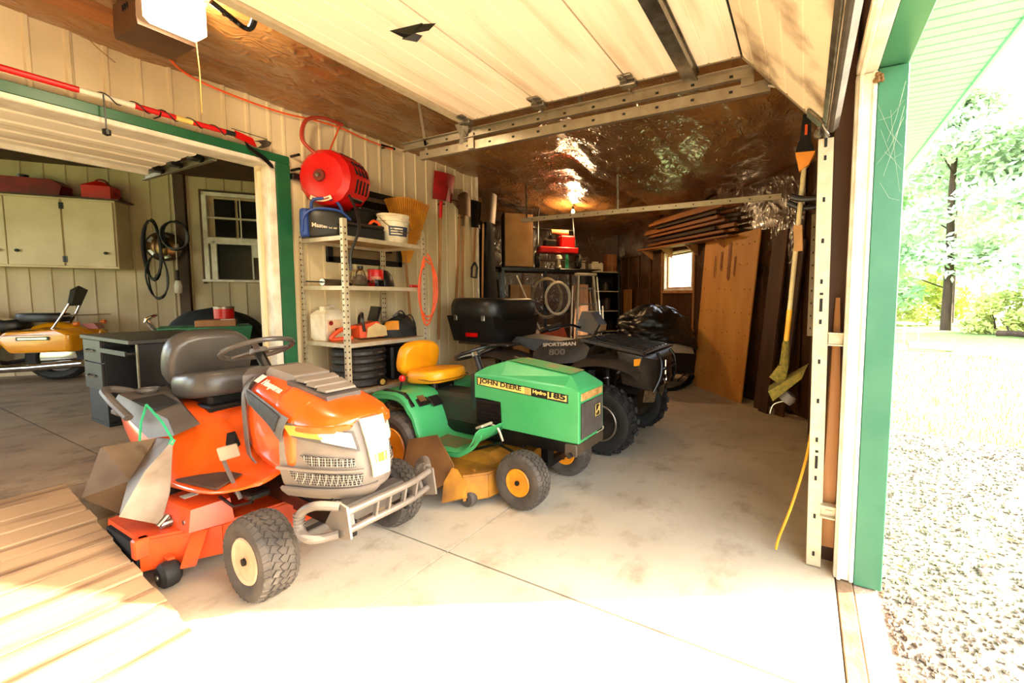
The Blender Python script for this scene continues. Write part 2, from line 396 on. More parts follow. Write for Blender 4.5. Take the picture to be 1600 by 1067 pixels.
# --- front wall round the big door opening
wf = struct('wall_front', B().box((4.06, -.3, 1.6), (3.1, .17, 3.3)).box((-.0, -.3, 2.93), (5.1, .17, .6)).box((-3.4, -.3, 1.6), (1.8, .17, 3.3)), wood_dark)
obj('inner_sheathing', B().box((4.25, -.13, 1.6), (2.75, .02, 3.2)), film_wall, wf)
for x in (2.62, 2.70): obj('stud', B().box((x, -.16, 1.6), (.04, .09, 3.2), bev=.003), wood_dark, wf)
for x in (3.2, 3.8, 4.4, 5.0, 5.5): obj('stud', B().box((x, -.10, 1.6), (.04, .04, 3.2), bev=.003), wood_dark, wf)
obj('splintered_board', B().hull([(2.53, -.19, .12), (2.56, -.10, .1), (2.55, -.17, 1.5), (2.56, -.15, 1.5), (2.52, -.13, .6), (2.54, -.19, 1.0)]), wood_new, wf)
tr3 = struct('trim_3', B().box((2.475, -.235, 1.3), (.05, .09, 2.6), bev=.006).box((2.462, -.212, 1.3), (.05, .02, 2.6), bev=.004).box((2.462, -.27, 1.3), (.04, .02, 2.6), bev=.004), white_trim)
obj('header_strip', B().box((.02, -.235, 2.625), (4.9, .09, .05), bev=.006).box((.02, -.212, 2.61), (4.9, .02, .05), bev=.004), white_trim, tr3)
tr4 = struct('trim_4', B().box((2.485, -.345, 1.3), (.07, .125, 2.62), bev=.004).box((2.60, -.40, 1.3), (.16, .015, 2.62)), green_trim)
obj('header_cover', B().box((.02, -.345, 2.65), (4.97, .125, .07), bev=.004).box((.02, -.40, 2.76), (4.97, .015, .16)), green_trim, tr4)
obj('exterior_siding', B().box((4.6, -.39, 1.5), (3.9, .01, 3.2)), green_trim, tr4)
mud = B()
for k in range(7): mud.lathe([(0, -.012), (.008, -.008), (.011, 0), (.008, .008), (0, .012)], 6, (2.435+random.uniform(-.004, .01), -.28+random.uniform(-.02, .02), 2.565+random.uniform(-.02, .012)))
tag(obj('mud_nest', mud, mat('mud', (.5, .36, .2), .9)), 'small tan mud wasp nest high in the corner of green jamb', 'nest')
web = B()
for k in range(9):
    a = (2.44+random.uniform(-.01, .01), -.30+random.uniform(-.04, .02), 2.5-random.uniform(0, .5)); b = (2.43, -.39, 2.55-random.uniform(0, .8)); web.tube([a, Vector(a).lerp(Vector(b), .5)+Vector((0, 0, -.03)), b], .0004, 3)
tag(obj('cobweb', web, mat('cobweb', (.85, .82, .75), .8), kind='stuff'), 'thin torn cobweb strands across the top of green jamb', 'cobweb')

# --- eaves outside
sof = struct('trim_5', B().box((.8, -.75, 3.16), (11.6, .7, .03)), soffit_m)
for k in range(42): obj('soffit_board', B().box((2.45+k*.1, -.735, 3.125), (.088, .67, .016), bev=.004), soffit_m, sof)
obj('fascia', B().box((.8, -1.085, 3.2), (11.6, .03, .2), bev=.004), soffit_m, sof)

# --- angled wall with the small window (wall space: x along the wall, y into the room)
WWR, FWR = R(45.57), R(135.57)
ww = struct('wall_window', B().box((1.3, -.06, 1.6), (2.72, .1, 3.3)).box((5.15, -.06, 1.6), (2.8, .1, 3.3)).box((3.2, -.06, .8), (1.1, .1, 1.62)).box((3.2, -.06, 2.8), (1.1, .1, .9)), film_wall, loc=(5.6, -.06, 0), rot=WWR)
for x in (.25, .85, 1.45, 2.05, 2.6, 3.82, 4.4, 5.0, 5.6, 6.1): obj('stud', B().box((x, .01, 1.6), (.045, .03, 3.2), bev=.004), wood_new if x in (2.6, 3.82) else wood_dark, ww)
obj('sill_board', B().box((3.2, .01, 1.59), (1.2, .04, .05), bev=.004), wood_new, ww)
obj('lower_panel', B().box((4.75, .035, .85), (.62, .015, 1.68), bev=.003), wood_dark, ww)
obj('lower_panel', B().box((5.55, .045, .84), (.5, .015, 1.66), bev=.003), wood_new, ww)
obj('loose_film', B().sheet(lambda u, v: (.1+u*6.1, .035+.014*noise.noise(Vector((u*14, v*5, 2)))+.01*abs(noise.noise(Vector((u*45, v*9, 5)))), 2.44+v*.72), 110, 14), film_wall, ww, smooth=70)
obj('loose_film', B().sheet(lambda u, v: (.1+u*1.5, .03+.02*noise.noise(Vector((u*5, v*7, 2)))+.012*abs(noise.noise(Vector((u*15, v*15, 5)))), .05+v*2.4), 50, 50), film_wall, ww, smooth=70)
wn = sempty('window_1'); wn.location = (5.6, -.06, 0); wn.rotation_euler = (0, 0, WWR)
fr = B()
for a, b, c, d in ((3.2, 1.635, 1.1, .04), (3.2, 2.36, 1.1, .04), (2.675, 2.0, .04, .76), (3.735, 2.0, .04, .76)): fr.box((a, -.05, b), (c, .13, d), bev=.005)
obj('window_frame', fr, white_trim, wn)
obj('sash', B().box((3.2, -.07, 1.67), (1.02, .03, .035)).box((3.2, -.07, 2.33), (1.02, .03, .035)).box((2.71, -.07, 2.0), (.035, .03, .7)).box((3.7, -.07, 2.0), (.035, .03, .7)), wood_new, wn)
pane_m = mat('window_pane', (.98, .97, .93), .05, alpha=.12)
obj('pane', B().box((3.2, -.07, 2.0), (.98, .006, .64)), pane_m, wn)
# --- far wall
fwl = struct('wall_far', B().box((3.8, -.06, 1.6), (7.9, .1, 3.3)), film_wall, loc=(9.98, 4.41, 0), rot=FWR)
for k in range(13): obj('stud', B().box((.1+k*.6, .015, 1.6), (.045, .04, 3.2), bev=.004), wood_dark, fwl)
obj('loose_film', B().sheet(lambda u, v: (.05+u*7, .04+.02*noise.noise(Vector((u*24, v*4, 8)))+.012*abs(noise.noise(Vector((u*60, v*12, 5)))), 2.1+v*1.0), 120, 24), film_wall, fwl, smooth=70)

# --- room behind: back wall (wall space: x along, -y faces the camera)
IBR = math.atan2(-.66, .75)
wb = struct('wall_back_room', B().box((.4, .07, 2.2), (9.2, .1, 4.6)), cream_dull, loc=(2.1, 9.7, 0), rot=IBR)
siding(wb, -3.4, 3.3, .3, 4.4, cream_dull, y=.005, cover=.9, pitch=.225)
obj('corner_post', B().box((1.234, -.03, 2.3), (.13, .07, 4.1), bev=.005), wood_dark, wb)
struct('wall_room_right', B().box((4.42, 6.0, 2.3), (.06, 3.4, 4.2)), cream_dull)
struct('ceiling_back_room', B().box((.2, 8.2, 4.32), (8.8, 8.2, .1)), cream_dull)
struct('wall_room_left_added', B().box((-4.2, 4.9, 2.3), (.12, 1.3, 4.2)).box((-4.2, 10.9, 2.3), (.12, 3.0, 4.2)).box((-4.2, 7.5, 3.7), (.12, 4.0, 1.4)), cream_dull)  # unseen wall added to dim the room, opening sized for the daylight wanted
struct('wall_over_bay', B().box((.2, 4.26, 3.8), (8.6, .1, 1.1)), cream_dull)
# window with the air-conditioner opening in the back room
w2 = sempty('window_2'); w2.location = (2.1, 9.7, 0); w2.rotation_euler = (0, 0, IBR)
x0, x1, z0, z1 = 1.5, 2.46, 1.69, 3.12
f2 = B()
for c, d in (((x0+.03, -.03, (z0+z1)/2), (.06, .07, z1-z0)), ((x1-.03, -.03, (z0+z1)/2), (.06, .07, z1-z0)), (((x0+x1)/2, -.03, z1-.03), (x1-x0, .07, .06)), (((x0+x1)/2, -.04, z0+.02), (x1-x0+.06, .1, .04)), (((x0+x1)/2, -.035, 2.38), (x1-x0, .06, .05))): f2.box(c, d, bev=.004)
obj('window_frame', f2, white_trim, w2)
obj('edge_strip', B().box((x0-.02, -.02, (z0+z1)/2), (.03, .05, z1-z0+.06)).box(((x0+x1)/2, -.02, z1+.02), (x1-x0+.06, .05, .03)), wood_dark, w2)
mun = B().box((x0+.48, -.03, 2.72), (.015, .03, .64)).box((x0+.78, -.03, 2.72), (.015, .03, .64)).box(((x0+x1)/2, -.03, 2.72), (.84, .03, .015))
obj('muntin', mun, white_trim, w2)
for k in range(3):
    for r_ in range(2): obj('pane', B().box((x0+.27+k*.3, -.015, 2.56+r_*.32), (.26, .008, .28)), glass_dk, w2)
obj('lower_sash', B().box((x0+.13, -.06, 2.03), (.07, .04, .64)).box(((x0+x1)/2, -.06, 2.33), (.84, .04, .06)).box((x1-.11, -.06, 2.03), (.06, .04, .64)), white_trim, w2)
obj('dark_opening', B().box(((x0+x1)/2, -.03, 2.02), (.8, .01, .58)), glass_dk, w2)
obj('side_filler', B().box((x1-.24, -.05, 2.2), (.2, .02, .2)).box((x1-.34, -.05, 2.02), (.02, .02, .56)), white_trim, w2)

# --- outdoors
gravel_m = mat('gravel_ground', (.58, .53, .47), .9, c2=(.34, .28, .22), scale=24, bump=.8, bscale=60)
stone_m = mat('gravel_stone', (.74, .69, .62), .85, c2=(.34, .26, .18), scale=5, contrast=(.35, .7))
lawn_m = mat('lawn_ground', (.56, .64, .38), .95, c2=(.46, .56, .28), scale=3, bump=.6, bscale=40)
struct('floor_gravel', B().prism([(-14, -.4), (2.7, -.4), (5.5, -.4), (5.85, -1.0), (5.7, -2.1), (5.0, -12), (-14, -30)], -.2, -.06, 'z'), gravel_m)
struct('floor_lawn', B().prism([(-150, -200), (220, -200), (220, 160), (-150, 160)], -.5, -.1, 'z'), lawn_m)
gb = B(); random.seed(3)
for k in range(9000):
    y = -.42-random.random()**1.6*3.2; x = random.uniform(1.0, 5.75)
    s = random.uniform(.006, .02)*(1.0 if y > -2 else 1.4); c = Vector((x, y, -.058+s*.25)); t = random.uniform(0, 6.28)
    p = [c+Vector((math.cos(t+i*2.09)*s*random.uniform(.7, 1.3), math.sin(t+i*2.09)*s*random.uniform(.6, 1.2), 0)) for i in range(3)]+[c+Vector((random.uniform(-.3, .3)*s, random.uniform(-.3, .3)*s, s*random.uniform(.5, .9))), c-Vector((0, 0, s*.5))]
    o_ = len(gb.v); gb.v += [tuple(q) for q in p]; gb.f += [(o_, o_+1, o_+3), (o_+1, o_+2, o_+3), (o_+2, o_, o_+3), (o_+1, o_, o_+4), (o_+2, o_+1, o_+4), (o_, o_+2, o_+4)]
tag(obj('gravel_stones', gb, stone_m, smooth=0, kind='stuff'), 'loose pale gravel stones on the drive outside', 'gravel')
lb = B()
for k in range(200):
    x = random.uniform(2.6, 5.6); y = -.43-random.random()**1.5*2.4; t = random.uniform(0, 6.28); s = random.uniform(.012, .035); d = Vector((math.cos(t), math.sin(t), 0)); e = Vector((-d.y, d.x, 0)); c = Vector((x, y, -.035))
    lb._add([c-d*s, c+e*s*.35+Vector((0, 0, .006)), c+d*s, c-e*s*.35], [(0, 1, 2, 3)])
tag(obj('fallen_leaves', lb, mat('dry_leaf', (.5, .33, .16), .8, c2=(.62, .45, .2), scale=2), smooth=0, kind='stuff'), 'dry brown leaves scattered over the pale gravel', 'leaves')
gr = B()
for k in range(6000):
    d = random.random()**1.5; x = 5.75+d*9+random.uniform(-.05, .1); y = -.8-random.uniform(0, 1)*(1.6+d*7)
    h = random.uniform(.03, .07)*(1+d); t = random.uniform(0, 6.28); wd = .004*(1+2*d); L = random.uniform(.01, .04); c = Vector((x, y, -.1))
    e = Vector((math.cos(t), math.sin(t), 0)); gr._add([c-e*wd, c+e*wd, c+Vector((-e.y*L, e.x*L, h))], [(0, 1, 2)])
tag(obj('lawn_grass', gr, mat('grass_blade', (.52, .60, .28), .8, c2=(.66, .68, .36), scale=2), smooth=0, kind='stuff'), 'short sunlit lawn grass beyond the gravel edge', 'grass')
# ================================================================ BIG DOOR, TRACKS, OPENER
dr1 = sempty('door_1')
def rot_yz(a): return Matrix.Rotation(a, 4, 'X')
def section(L):
    """door section, inner face down at z=0, y from 0 to L"""
    pr = [(0, 0)]
    for k in range(5):
        c = L*(k+.5)/5; pr += [(c-.03, 0), (c-.026, .004), (c-.018, .004), (c-.014, 0)]
    pr += [(L, 0), (L, .045), (0, .045)]
    return B().prism(pr, -2.38, 2.45, 'x')
for y0 in (.365, 1.027, 1.689):
    obj('section', section(.652), door_white, dr1, loc=(0, y0, 2.82), smooth=0)
    hg = B()
    for x in (2.36, .9, -.6): hg.box((x, y0+.652, 2.812), (.05, .09, .012), bev=.003).cyl((x-.03, y0+.655, 2.803), (x+.03, y0+.655, 2.803), .008, 8)
    obj('hinge', hg, steel, dr1)
    rl = B().box((2.43, y0+.655, 2.80), (.06, .1, .03), bev=.004).cyl((2.44, y0+.655, 2.775), (2.53, y0+.655, 2.775), .007, 8).lathe([(0, -.012), (.022, -.012), (.024, 0), (.022, .012), (0, .012)], 12, (2.515, y0+.655, 2.775), 'x')
    obj('roller', rl, steel, dr1)
ang = math.atan2(.46, .425)
ts = obj('bottom_section', section(.63), door_dirty, dr1, smooth=0, loc=(0, -.075, 2.352), rot=(ang, 0, 0))
obj('weather_strip', B().box((.035, -.012, .022), (4.83, .03, .05), bev=.008), rubber, ts)
obj('bottom_rail', B().box((.035, .015, -.008), (4.83, .03, .012), bev=.003), steel, ts)
obj('corner_bracket', B().box((2.40, .07, -.012), (.09, .12, .014), bev=.004).cyl((2.40, .03, -.03), (2.50, .03, -.03), .008, 8).lathe([(0, -.012), (.022, -.012), (.024, 0), (.022, .012), (0, .012)], 12, (2.49, .03, -.03), 'x').tube([(2.36, .02, -.02), (2.38, -.03, -.03), (2.42, -.03, -.02)], .006, 6), steel, ts)
obj('end_stile', B().box((2.452, .315, .02), (.012, .63, .055)), galv, ts)
obj('seam_gap', B().box((.035, .352, 2.835), (4.82, .02, .02)), dark_hole, dr1)
obj('end_stile', B().box((2.452, 1.35, 2.84), (.012, 1.98, .055)), galv, dr1)
# strut across the second section, end channel at the far edge
st_ = B().prism([(.60, 2.815), (.615, 2.815), (.617, 2.772), (.683, 2.772), (.685, 2.815), (.70, 2.815), (.70, 2.81), (.692, 2.808), (.689, 2.764), (.611, 2.764), (.608, 2.808), (.60, 2.81)], -2.3, 2.50, 'x')
obj('strut', st_, steel, dr1)
obj('end_channel', B().prism([(2.345, 2.865), (2.40, 2.865), (2.40, 2.80), (2.345, 2.80)], -2.38, 2.46, 'x'), galv_paint, dr1)
obj('end_bracket', B().bar((2.44, 2.36, 2.80), (2.50, 2.46, 2.68), .05, .006).bar((2.42, 2.42, 2.80), (2.5, 2.42, 2.70), .06, .006), galv, dr1)
hd = B().hull([(1.47, 1.92, 2.82), (1.50, 1.72, 2.82), (1.54, 1.74, 2.82), (1.52, 1.90, 2.82), (1.50, 1.80, 2.785), (1.51, 1.86, 2.79)]).hull([(1.50, 1.74, 2.82), (1.53, 1.66, 2.82), (1.535, 1.70, 2.82), (1.52, 1.70, 2.79), (1.50, 1.80, 2.79)]).hull([(1.51, 1.84, 2.82), (1.57, 1.80, 2.82), (1.56, 1.83, 2.79), (1.51, 1.88, 2.79)])
obj('lift_handle', hd, black_mt, dr1)

tk = thing('garage_door_track', 'galvanised steel track with punched holes beside the raised white garage door', 'track', (2.5, 0, 0))
def channel(b, p0, p1, w_, d_, side, t=.004):
    """C channel from p0 to p1: web of width w_ (along z or y), flanges d_ along side*x"""
    p0, p1 = Vector(p0), Vector(p1); d = (p1-p0).normalized(); s = Vector((1, 0, 0)); n = d.cross(s)
    b.bar(p0, p1, t, w_, up=n)
    for k in (-1, 1): b.bar(p0+n*(w_/2)*k+s*side*d_/2, p1+n*(w_/2)*k+s*side*d_/2, d_, t, up=n)
    return b
v_ = channel(B(), (0, -.095, .01), (0, -.07, 2.33), .068, .03, 1)
vt = obj('vertical_track', v_, galv_paint, tk)
hl = B()
for k in range(11):
    z = .08+k*.215; hl.box((-.004, -.094+.011*z, z), (.004, .012, .024))
    if k % 4 == 2: hl.box((-.004, -.094+.011*z, z+.09), (.004, .014, .07)).box((-.004, -.094+.011*z, z+.15), (.004, .016, .012))
obj('slot', hl, hole_m, vt, kind='stuff')
for z in (.34, 1.28): obj('jamb_bracket', B().box((.0, -.155, z), (.012, .07, .055), bev=.002).box((-.006, -.155, z+.032), (.05, .075, .006)).box((-.006, -.155, z-.03), (.05, .075, .006)).box((-.008, -.155, z), (.008, .035, .012)), galv_paint, tk)
for z, y1, nm in ((2.66, 2.93, 'lower_rail'), (2.745, 3.12, 'upper_rail')):
    h_ = channel(B(), (0, .21 if z < 2.7 else .30, z), (0, y1, z), .062, .03, -1 if z > 2.7 else 1)
    ho = obj(nm, h_, galv, tk)
    hh = B()
    for k in range(12): hh.box((-.003, .42+k*.22, z), (.006, .02, .012))
    obj('slot', hh, hole_m, ho, kind='stuff')
obj('bend', B().tube([(0, -.07, 2.33), (0, -.03, 2.5), (0, .07, 2.6), (0, .22, 2.66)], .012, 6, smooth=4), galv, tk)
obj('joining_plate', B().box((-.01, 2.36, 2.69), (.008, .06, .12), bev=.002), galv, tk)
obj('joining_plate', B().box((-.01, .33, 2.70), (.01, .07, .05)), galv, tk)
obj('hanger', B().bar((0, 2.85, 2.69), (0, 2.95, 3.2), .03, .004, up=(1, 0, 0)), galv, tk)
obj('hanger', B().bar((0, 1.4, 2.77), (0, 1.4, 3.2), .03, .004, up=(1, 0, 0)), galv, tk)
# second rail further along the same wall
t2 = thing('ceiling_rail', 'long level galvanised rail hung below the film ceiling near the window', 'rail', (5.15, 0, 0))
r2 = obj('rail', channel(B(), (0, .28, 2.64), (0, 3.9, 2.64), .06, .03, 1), galv_paint, t2)
hh = B()
for k in range(16): hh.box((-.004, .4+k*.22, 2.64), (.004, .018, .012))
obj('slot', hh, hole_m, r2, kind='stuff')
for yy in (2.3, 3.8): obj('hanger', B().bar((0, yy, 2.66), (0, yy+.01, 3.2), .03, .004, up=(1, 0, 0)), steel, t2)
obj('down_rail', channel(B(), (-.35, -.06, 1.1), (-.35, -.06, 2.35), .05, .03, 1), galv, t2)
dh = B()
for k in range(9): dh.box((-.355, -.06, 1.18+k*.13), (.004, .012, .02))
obj('slot', dh, hole_m, t2, kind='stuff')

# opener with its lit lens
brown_box = mat('opener_housing', (.33, .22, .14), .45, c2=(.27, .17, .10), scale=5)
op = thing('garage_door_opener', 'brown garage door opener box with a glowing white lens on the ceiling', 'opener', (1.095, 3.38, 2.93))
hs_ = obj('housing', B().prism([(-.12, 0), (.115, 0), (.125, .03), (.125, .24), (-.12, .24), (-.125, .04)], -.14, .17, 'y'), brown_box, op)
lens_m = mat('opener_lens', (1, .93, .78), .4, emit=((1, .87, .64), 4.0))
obj('lens', B().box((.012, -.20, .125), (.235, .13, .215), bev=.025), lens_m, op)
obj('rail_beam', B().box((.0, -1.65, .19), (.035, 2.8, .03)), steel, op)
for xx in (-.1, .1): obj('hanger_strap', B().bar((xx, .1, .2), (xx, .1, .3), .03, .004, up=(1, 0, 0)), steel, op)
for k in range(3): obj('vent_slot', B().box((-.126, -.04+k*.03, .12), (.006, .008, .03)), hole_m, op)
pl = bpy.data.lights.new('opener_bulb', 'POINT'); pl.energy = 45; pl.color = (1, .78, .48); pl.shadow_soft_size = .08
po = bpy.data.objects.new('opener_bulb', pl); col.objects.link(po); po.location = (.0, -.42, .06); po.parent = op
arm = B().tube([(1.02, 2.56, 2.87), (1.10, 2.575, 2.85), (1.165, 2.60, 2.845), (1.18, 2.56, 2.85), (1.12, 2.36, 2.87)], .013, 8, smooth=4)
am = tag(obj('opener_arm', arm, black_mt), 'bent black steel door arm hanging at the end of the raised door', 'door arm')
for t in range(3): obj('bolt', B().lathe([(0, -.004), (.007, -.004), (.007, .004), (0, .004)], 8, (1.07+t*.03, 2.568+t*.006, 2.842-t*.003)), steel, am)
rc = B().tube([(1.17, 3.14, 2.97), (1.172, 3.13, 2.9), (1.175, 3.12, 2.75), (1.17, 3.11, 2.52)], .0025, 5)
tag(obj('release_cord', rc, mat('cord_tan', (.75, .5, .2), .7)), 'thin tan pull cord hanging from the lit opener box', 'cord')
tag(obj('ceiling_extension_cord', B().tube([(1.05, 3.45, 3.04), (1.2, 3.7, 3.07), (1.42, 4.07, 3.10), (1.62, 4.09, 3.06), (2.03, 4.09, 3.05), (2.35, 4.09, 3.09), (2.57, 4.08, 3.10), (2.80, 4.08, 3.08), (3.0, 4.07, 3.07), (3.10, 4.04, 3.06)], .008, 6, smooth=5), orange_cord), 'orange extension cord sagging along the top of the siding wall', 'cord')
tag(obj('ceiling_board', B().box((.55, 3.75, 3.13), (1.1, .24, .03), bev=.004), wood_x), 'reddish brown board flat on the ceiling behind the lit opener', 'board')
tag(obj('thin_wire', B().tube([(.97, 4.08, 3.18), (1.02, 4.1, 3.08), (1.12, 4.1, 3.0)], .003, 5, smooth=4), mat('cord_tan2', (.5, .36, .2), .7)), 'thin brown wire dangling on the siding left of the opener', 'wire')

# inner overhead door, raised in the room behind
d2 = sempty('door_2')
for k in range(2):
    y0 = 4.35+k*.56; pr = [(y0, 2.62)]
    for q in range(2): c = y0+.14+q*.28; pr += [(c-.06, 2.62), (c-.045, 2.61), (c+.045, 2.61), (c+.06, 2.62)]
    pr += [(y0+.55, 2.62), (y0+.55, 2.66), (y0, 2.66)]
    obj('section', B().prism(pr, -2.2, 1.62, 'x'), door_white, d2, smooth=0)
obj('end_rail', B().box((-.3, 5.47, 2.62), (3.9, .03, .08), bev=.003), white_trim, d2)
t3 = thing('inner_door_track', 'steel track and rollers under the raised inner door', 'track', (1.70, 0, 0))
obj('rail', channel(B(), (0, 4.32, 2.60), (0, 5.7, 2.60), .055, .03, -1), galv, t3)
for y in (4.55, 4.93, 5.3):
    obj('roller', B().box((-.05, y, 2.62), (.07, .1, .05), bev=.006).lathe([(0, -.012), (.02, -.012), (.022, 0), (.02, .012), (0, .012)], 10, (-.01, y, 2.6), 'x'), black_mt, t3)
# ================================================================ TRACTORS
cz_cache = {}
def wheel(parent, name, c, Rr, W, rim_r, rim_m, key, out=-1, tread='turf', rub=rubber, nlug=26, dish=.03):
    """axle along y; out = side of the visible rim face. tire > tread, rim, hub"""
    if key not in cz_cache:
        hw = W/2; s = Rr*.10
        t = B().lathe([(rim_r, -hw*.62), (rim_r+.012, -hw*.8), (Rr*.80, -hw), (Rr*.93, -hw*.92), (Rr-s*.2, -hw*.66), (Rr, -hw*.25), (Rr, hw*.25), (Rr-s*.2, hw*.66), (Rr*.93, hw*.92), (Rr*.80, hw), (rim_r+.012, hw*.8), (rim_r, hw*.62), (rim_r, -hw*.62)], 40, axis='y')
        t.f = [f for f in t.f if len(f) == 4]
        tr_ = B()
        if tread == 'turf':
            for k in range(nlug):
                for j, (yy, an) in enumerate(((-.74, .25), (-.38, -.5), (0, .5), (.38, -.5), (.74, .25))):
                    a = 2*math.pi*(k+(.5 if j % 2 else 0))/nlug; r_ = Rr+.002-abs(yy)**3*s*1.5
                    Mr = Matrix.Rotation(-a, 4, 'Y') @ Matrix.Translation((r_, yy*hw, 0)) @ Matrix.Rotation(an, 4, 'X') @ Matrix.Rotation(math.copysign(.5, yy)*(abs(yy) > .6), 4, 'Z')
                    tr_.M = Mr; tr_.box((0, 0, 0), (.010, hw*.30, 2*math.pi*Rr/nlug*.80))
        else:
            for k in range(nlug):
                for j, (yy, an, ln) in enumerate(((-.62, .35, .62), (.0, -.2, .34), (.62, -.35, .62))):
                    a = 2*math.pi*(k+(.5 if j == 1 else 0))/nlug; r_ = Rr+.004-abs(yy)**3*s*.8
                    Mr = Matrix.Rotation(-a, 4, 'Y') @ Matrix.Translation((r_, yy*hw, 0)) @ Matrix.Rotation(an, 4, 'X') @ Matrix.Rotation(math.copysign(.45, yy)*(abs(yy) > .3), 4, 'Z')
                    tr_.M = Mr; tr_.box((0, 0, 0), (.03, hw*ln, 2*math.pi*Rr/nlug*.48), bev=.004)
        tr_.M = None
        rb = B()
        for sg in (-1, 1):
            rb.lathe([(rim_r+.012, sg*hw*.82), (rim_r+.006, sg*hw*.9), (rim_r-.012, sg*hw*.84), (rim_r-.018, sg*(hw*.80-dish*.5)), (rim_r*.55, sg*(hw*.80-dish)), (rim_r*.32, sg*(hw*.80-dish)), (rim_r*.28, sg*(hw*.80-dish*.4)), (0, sg*(hw*.80-dish*.4))], 28, axis='y')
        hb_ = B()
        hb_.lathe([(0, -hw*.80-.014), (.018, -hw*.80-.012), (.018, hw*.80+.012), (0, hw*.80+.014)], 12, axis='y')
        def mk(nm, bb, mm, sm=35):
            o = obj(nm, bb, mm, None, smooth=sm); me = o.data; bpy.data.objects.remove(o); return me
        cz_cache[key] = (mk('tire', t, rub), mk('tread', tr_, rub, 0), mk('rim', rb, rim_m), mk('hub', hb_, black_mt))
    a, b, c_, d = cz_cache[key]
    o = obj(name, a, None, parent, loc=c); obj('tread', b, None, o, kind='stuff'); obj('rim', c_, None, o); obj('hub', d, None, o)
    return o
def ring(pts): return [Vector(p) for p in pts]
def mirror_half(h, x): return [(x, -y, z) for y, z in h]+[(x, y, z) for y, z in h[::-1] if abs(y) > 1e-6]

# ---------------------------------------------------------------- orange lawn tractor
orange = mat('orange_paint', (.93, .36, .07), .28, c2=(.91, .32, .06), scale=3, coat=.5)
orange_dk = mat('orange_deck', (.87, .30, .07), .42, c2=(.68, .20, .05), scale=6, contrast=(.45, .8))
hq_grey = mat('grey_moulding', (.52, .47, .42), .5, c2=(.47, .42, .37), scale=6)
hq_dark = mat('dark_grey_moulding', (.36, .33, .30), .5, c2=(.30, .27, .25), scale=6)
seat_g = mat('seat_vinyl', (.30, .28, .26), .33, c2=(.26, .24, .22), scale=5, bump=.05, bscale=120)
lamp_m = mat('headlamp_lens', (.97, .94, .86), .1, c2=(.93, .88, .76), scale=6, coat=1)
amber_l = mat('lamp_upper', (.95, .66, .25), .2, coat=1)
tan_rim = mat('tan_rim', (.78, .67, .54), .5, c2=(.68, .56, .42), scale=7)
plate_m = mat('grey_sheet_metal', (.60, .56, .50), .5, .4, c2=(.44, .38, .31), scale=5, bump=.1)
plate_d = mat('brown_grey_sheet', (.40, .33, .26), .45, .4, c2=(.29, .23, .17), scale=4)
mesh_m = mat('grille_mesh', (.04, .035, .03), .6)
n_ = mesh_m.node_tree; vo = n_.nodes.new('ShaderNodeTexVoronoi'); vo.feature = 'DISTANCE_TO_EDGE'; vo.inputs['Scale'].default_value = 75; vo.inputs['Randomness'].default_value = 0
tc_ = n_.nodes.new('ShaderNodeTexCoord'); n_.links.new(tc_.outputs['Object'], vo.inputs[0])
rp_ = n_.nodes.new('ShaderNodeValToRGB'); rp_.color_ramp.elements[0].position = .055; rp_.color_ramp.elements[0].color = (.42, .36, .29, 1); rp_.color_ramp.elements[1].position = .085; rp_.color_ramp.elements[1].color = (.012, .01, .008, 1)
n_.links.new(vo.outputs[0], rp_.inputs[0]); n_.links.new(rp_.outputs[0], n_.nodes['Principled BSDF'].inputs['Base Color'])

gril_d = mat('vent_dark', (.16, .12, .09), .6, c2=(.05, .04, .03), scale=60, contrast=(.45, .55))
hq = thing('lawn_tractor', 'orange and grey lawn tractor with grey seat beside the plank ramp', 'lawn tractor', (1.39, 2.39, 0), -math.pi/2)
for yy in (-.36, .37): wheel(hq, 'front_wheel', (0, yy, .207), .205, .165, .105, tan_rim, 'hqf', nlug=34, dish=.05)
for yy in (-.36, .36): wheel(hq, 'rear_wheel', (-1.26, yy, .285), .282, .24, .15, tan_rim, 'hqr', nlug=30, dish=.06)
obj('front_axle', B().bar((0, -.32, .2), (0, .32, .2), .06, .05, bev=.006).bar((0, -.06, .22), (0, .06, .36), .08, .1), hq_dark, hq)
obj('chassis', B().box((-.5, 0, .40), (1.5, .3, .16), bev=.01).bar((-.1, -.15, .36), (.42, -.15, .34), .02, .08).bar((-.1, .15, .36), (.42, .15, .34), .02, .08).box((-1.3, 0, .36), (.5, .34, .3), bev=.03), black_mt, hq)
# hood
def hs(x, w_, zb, zs, zt):
    return mirror_half([(w_*.92, zb), (w_, zb+.12*(zs-zb)), (w_*1.01, zs-.08), (w_*.96, zs-.01), (w_*.76, zs+.55*(zt-zs)), (w_*.42, zt-.006), (0, zt)], x)
HST = [(-.50, .195, .62, .945, 1.035), (-.42, .21, .57, .945, 1.05), (-.15, .235, .53, .905, 1.015), (.0, .244, .53, .872, .975), (.08, .242, .60, .862, .955), (.085, .242, .60, .862, .955)]
hood = obj('hood', B().loft([ring(hs(*s)) for s in HST]), orange, hq, sub=1, smooth=50)
HS2 = [(-.15, .236, .842, .906, 1.016), (-.14, .236, .842, .905, 1.015), (0, .245, .842, .873, .977), (.10, .235, .842, .865, .95), (.20, .215, .842, .860, .92), (.29, .16, .842, .858, .89), (.33, .10, .842, .852, .87)]
obj('hood_top', B().loft([ring(hs(*s)) for s in HS2]), orange, hood, sub=1, smooth=50)
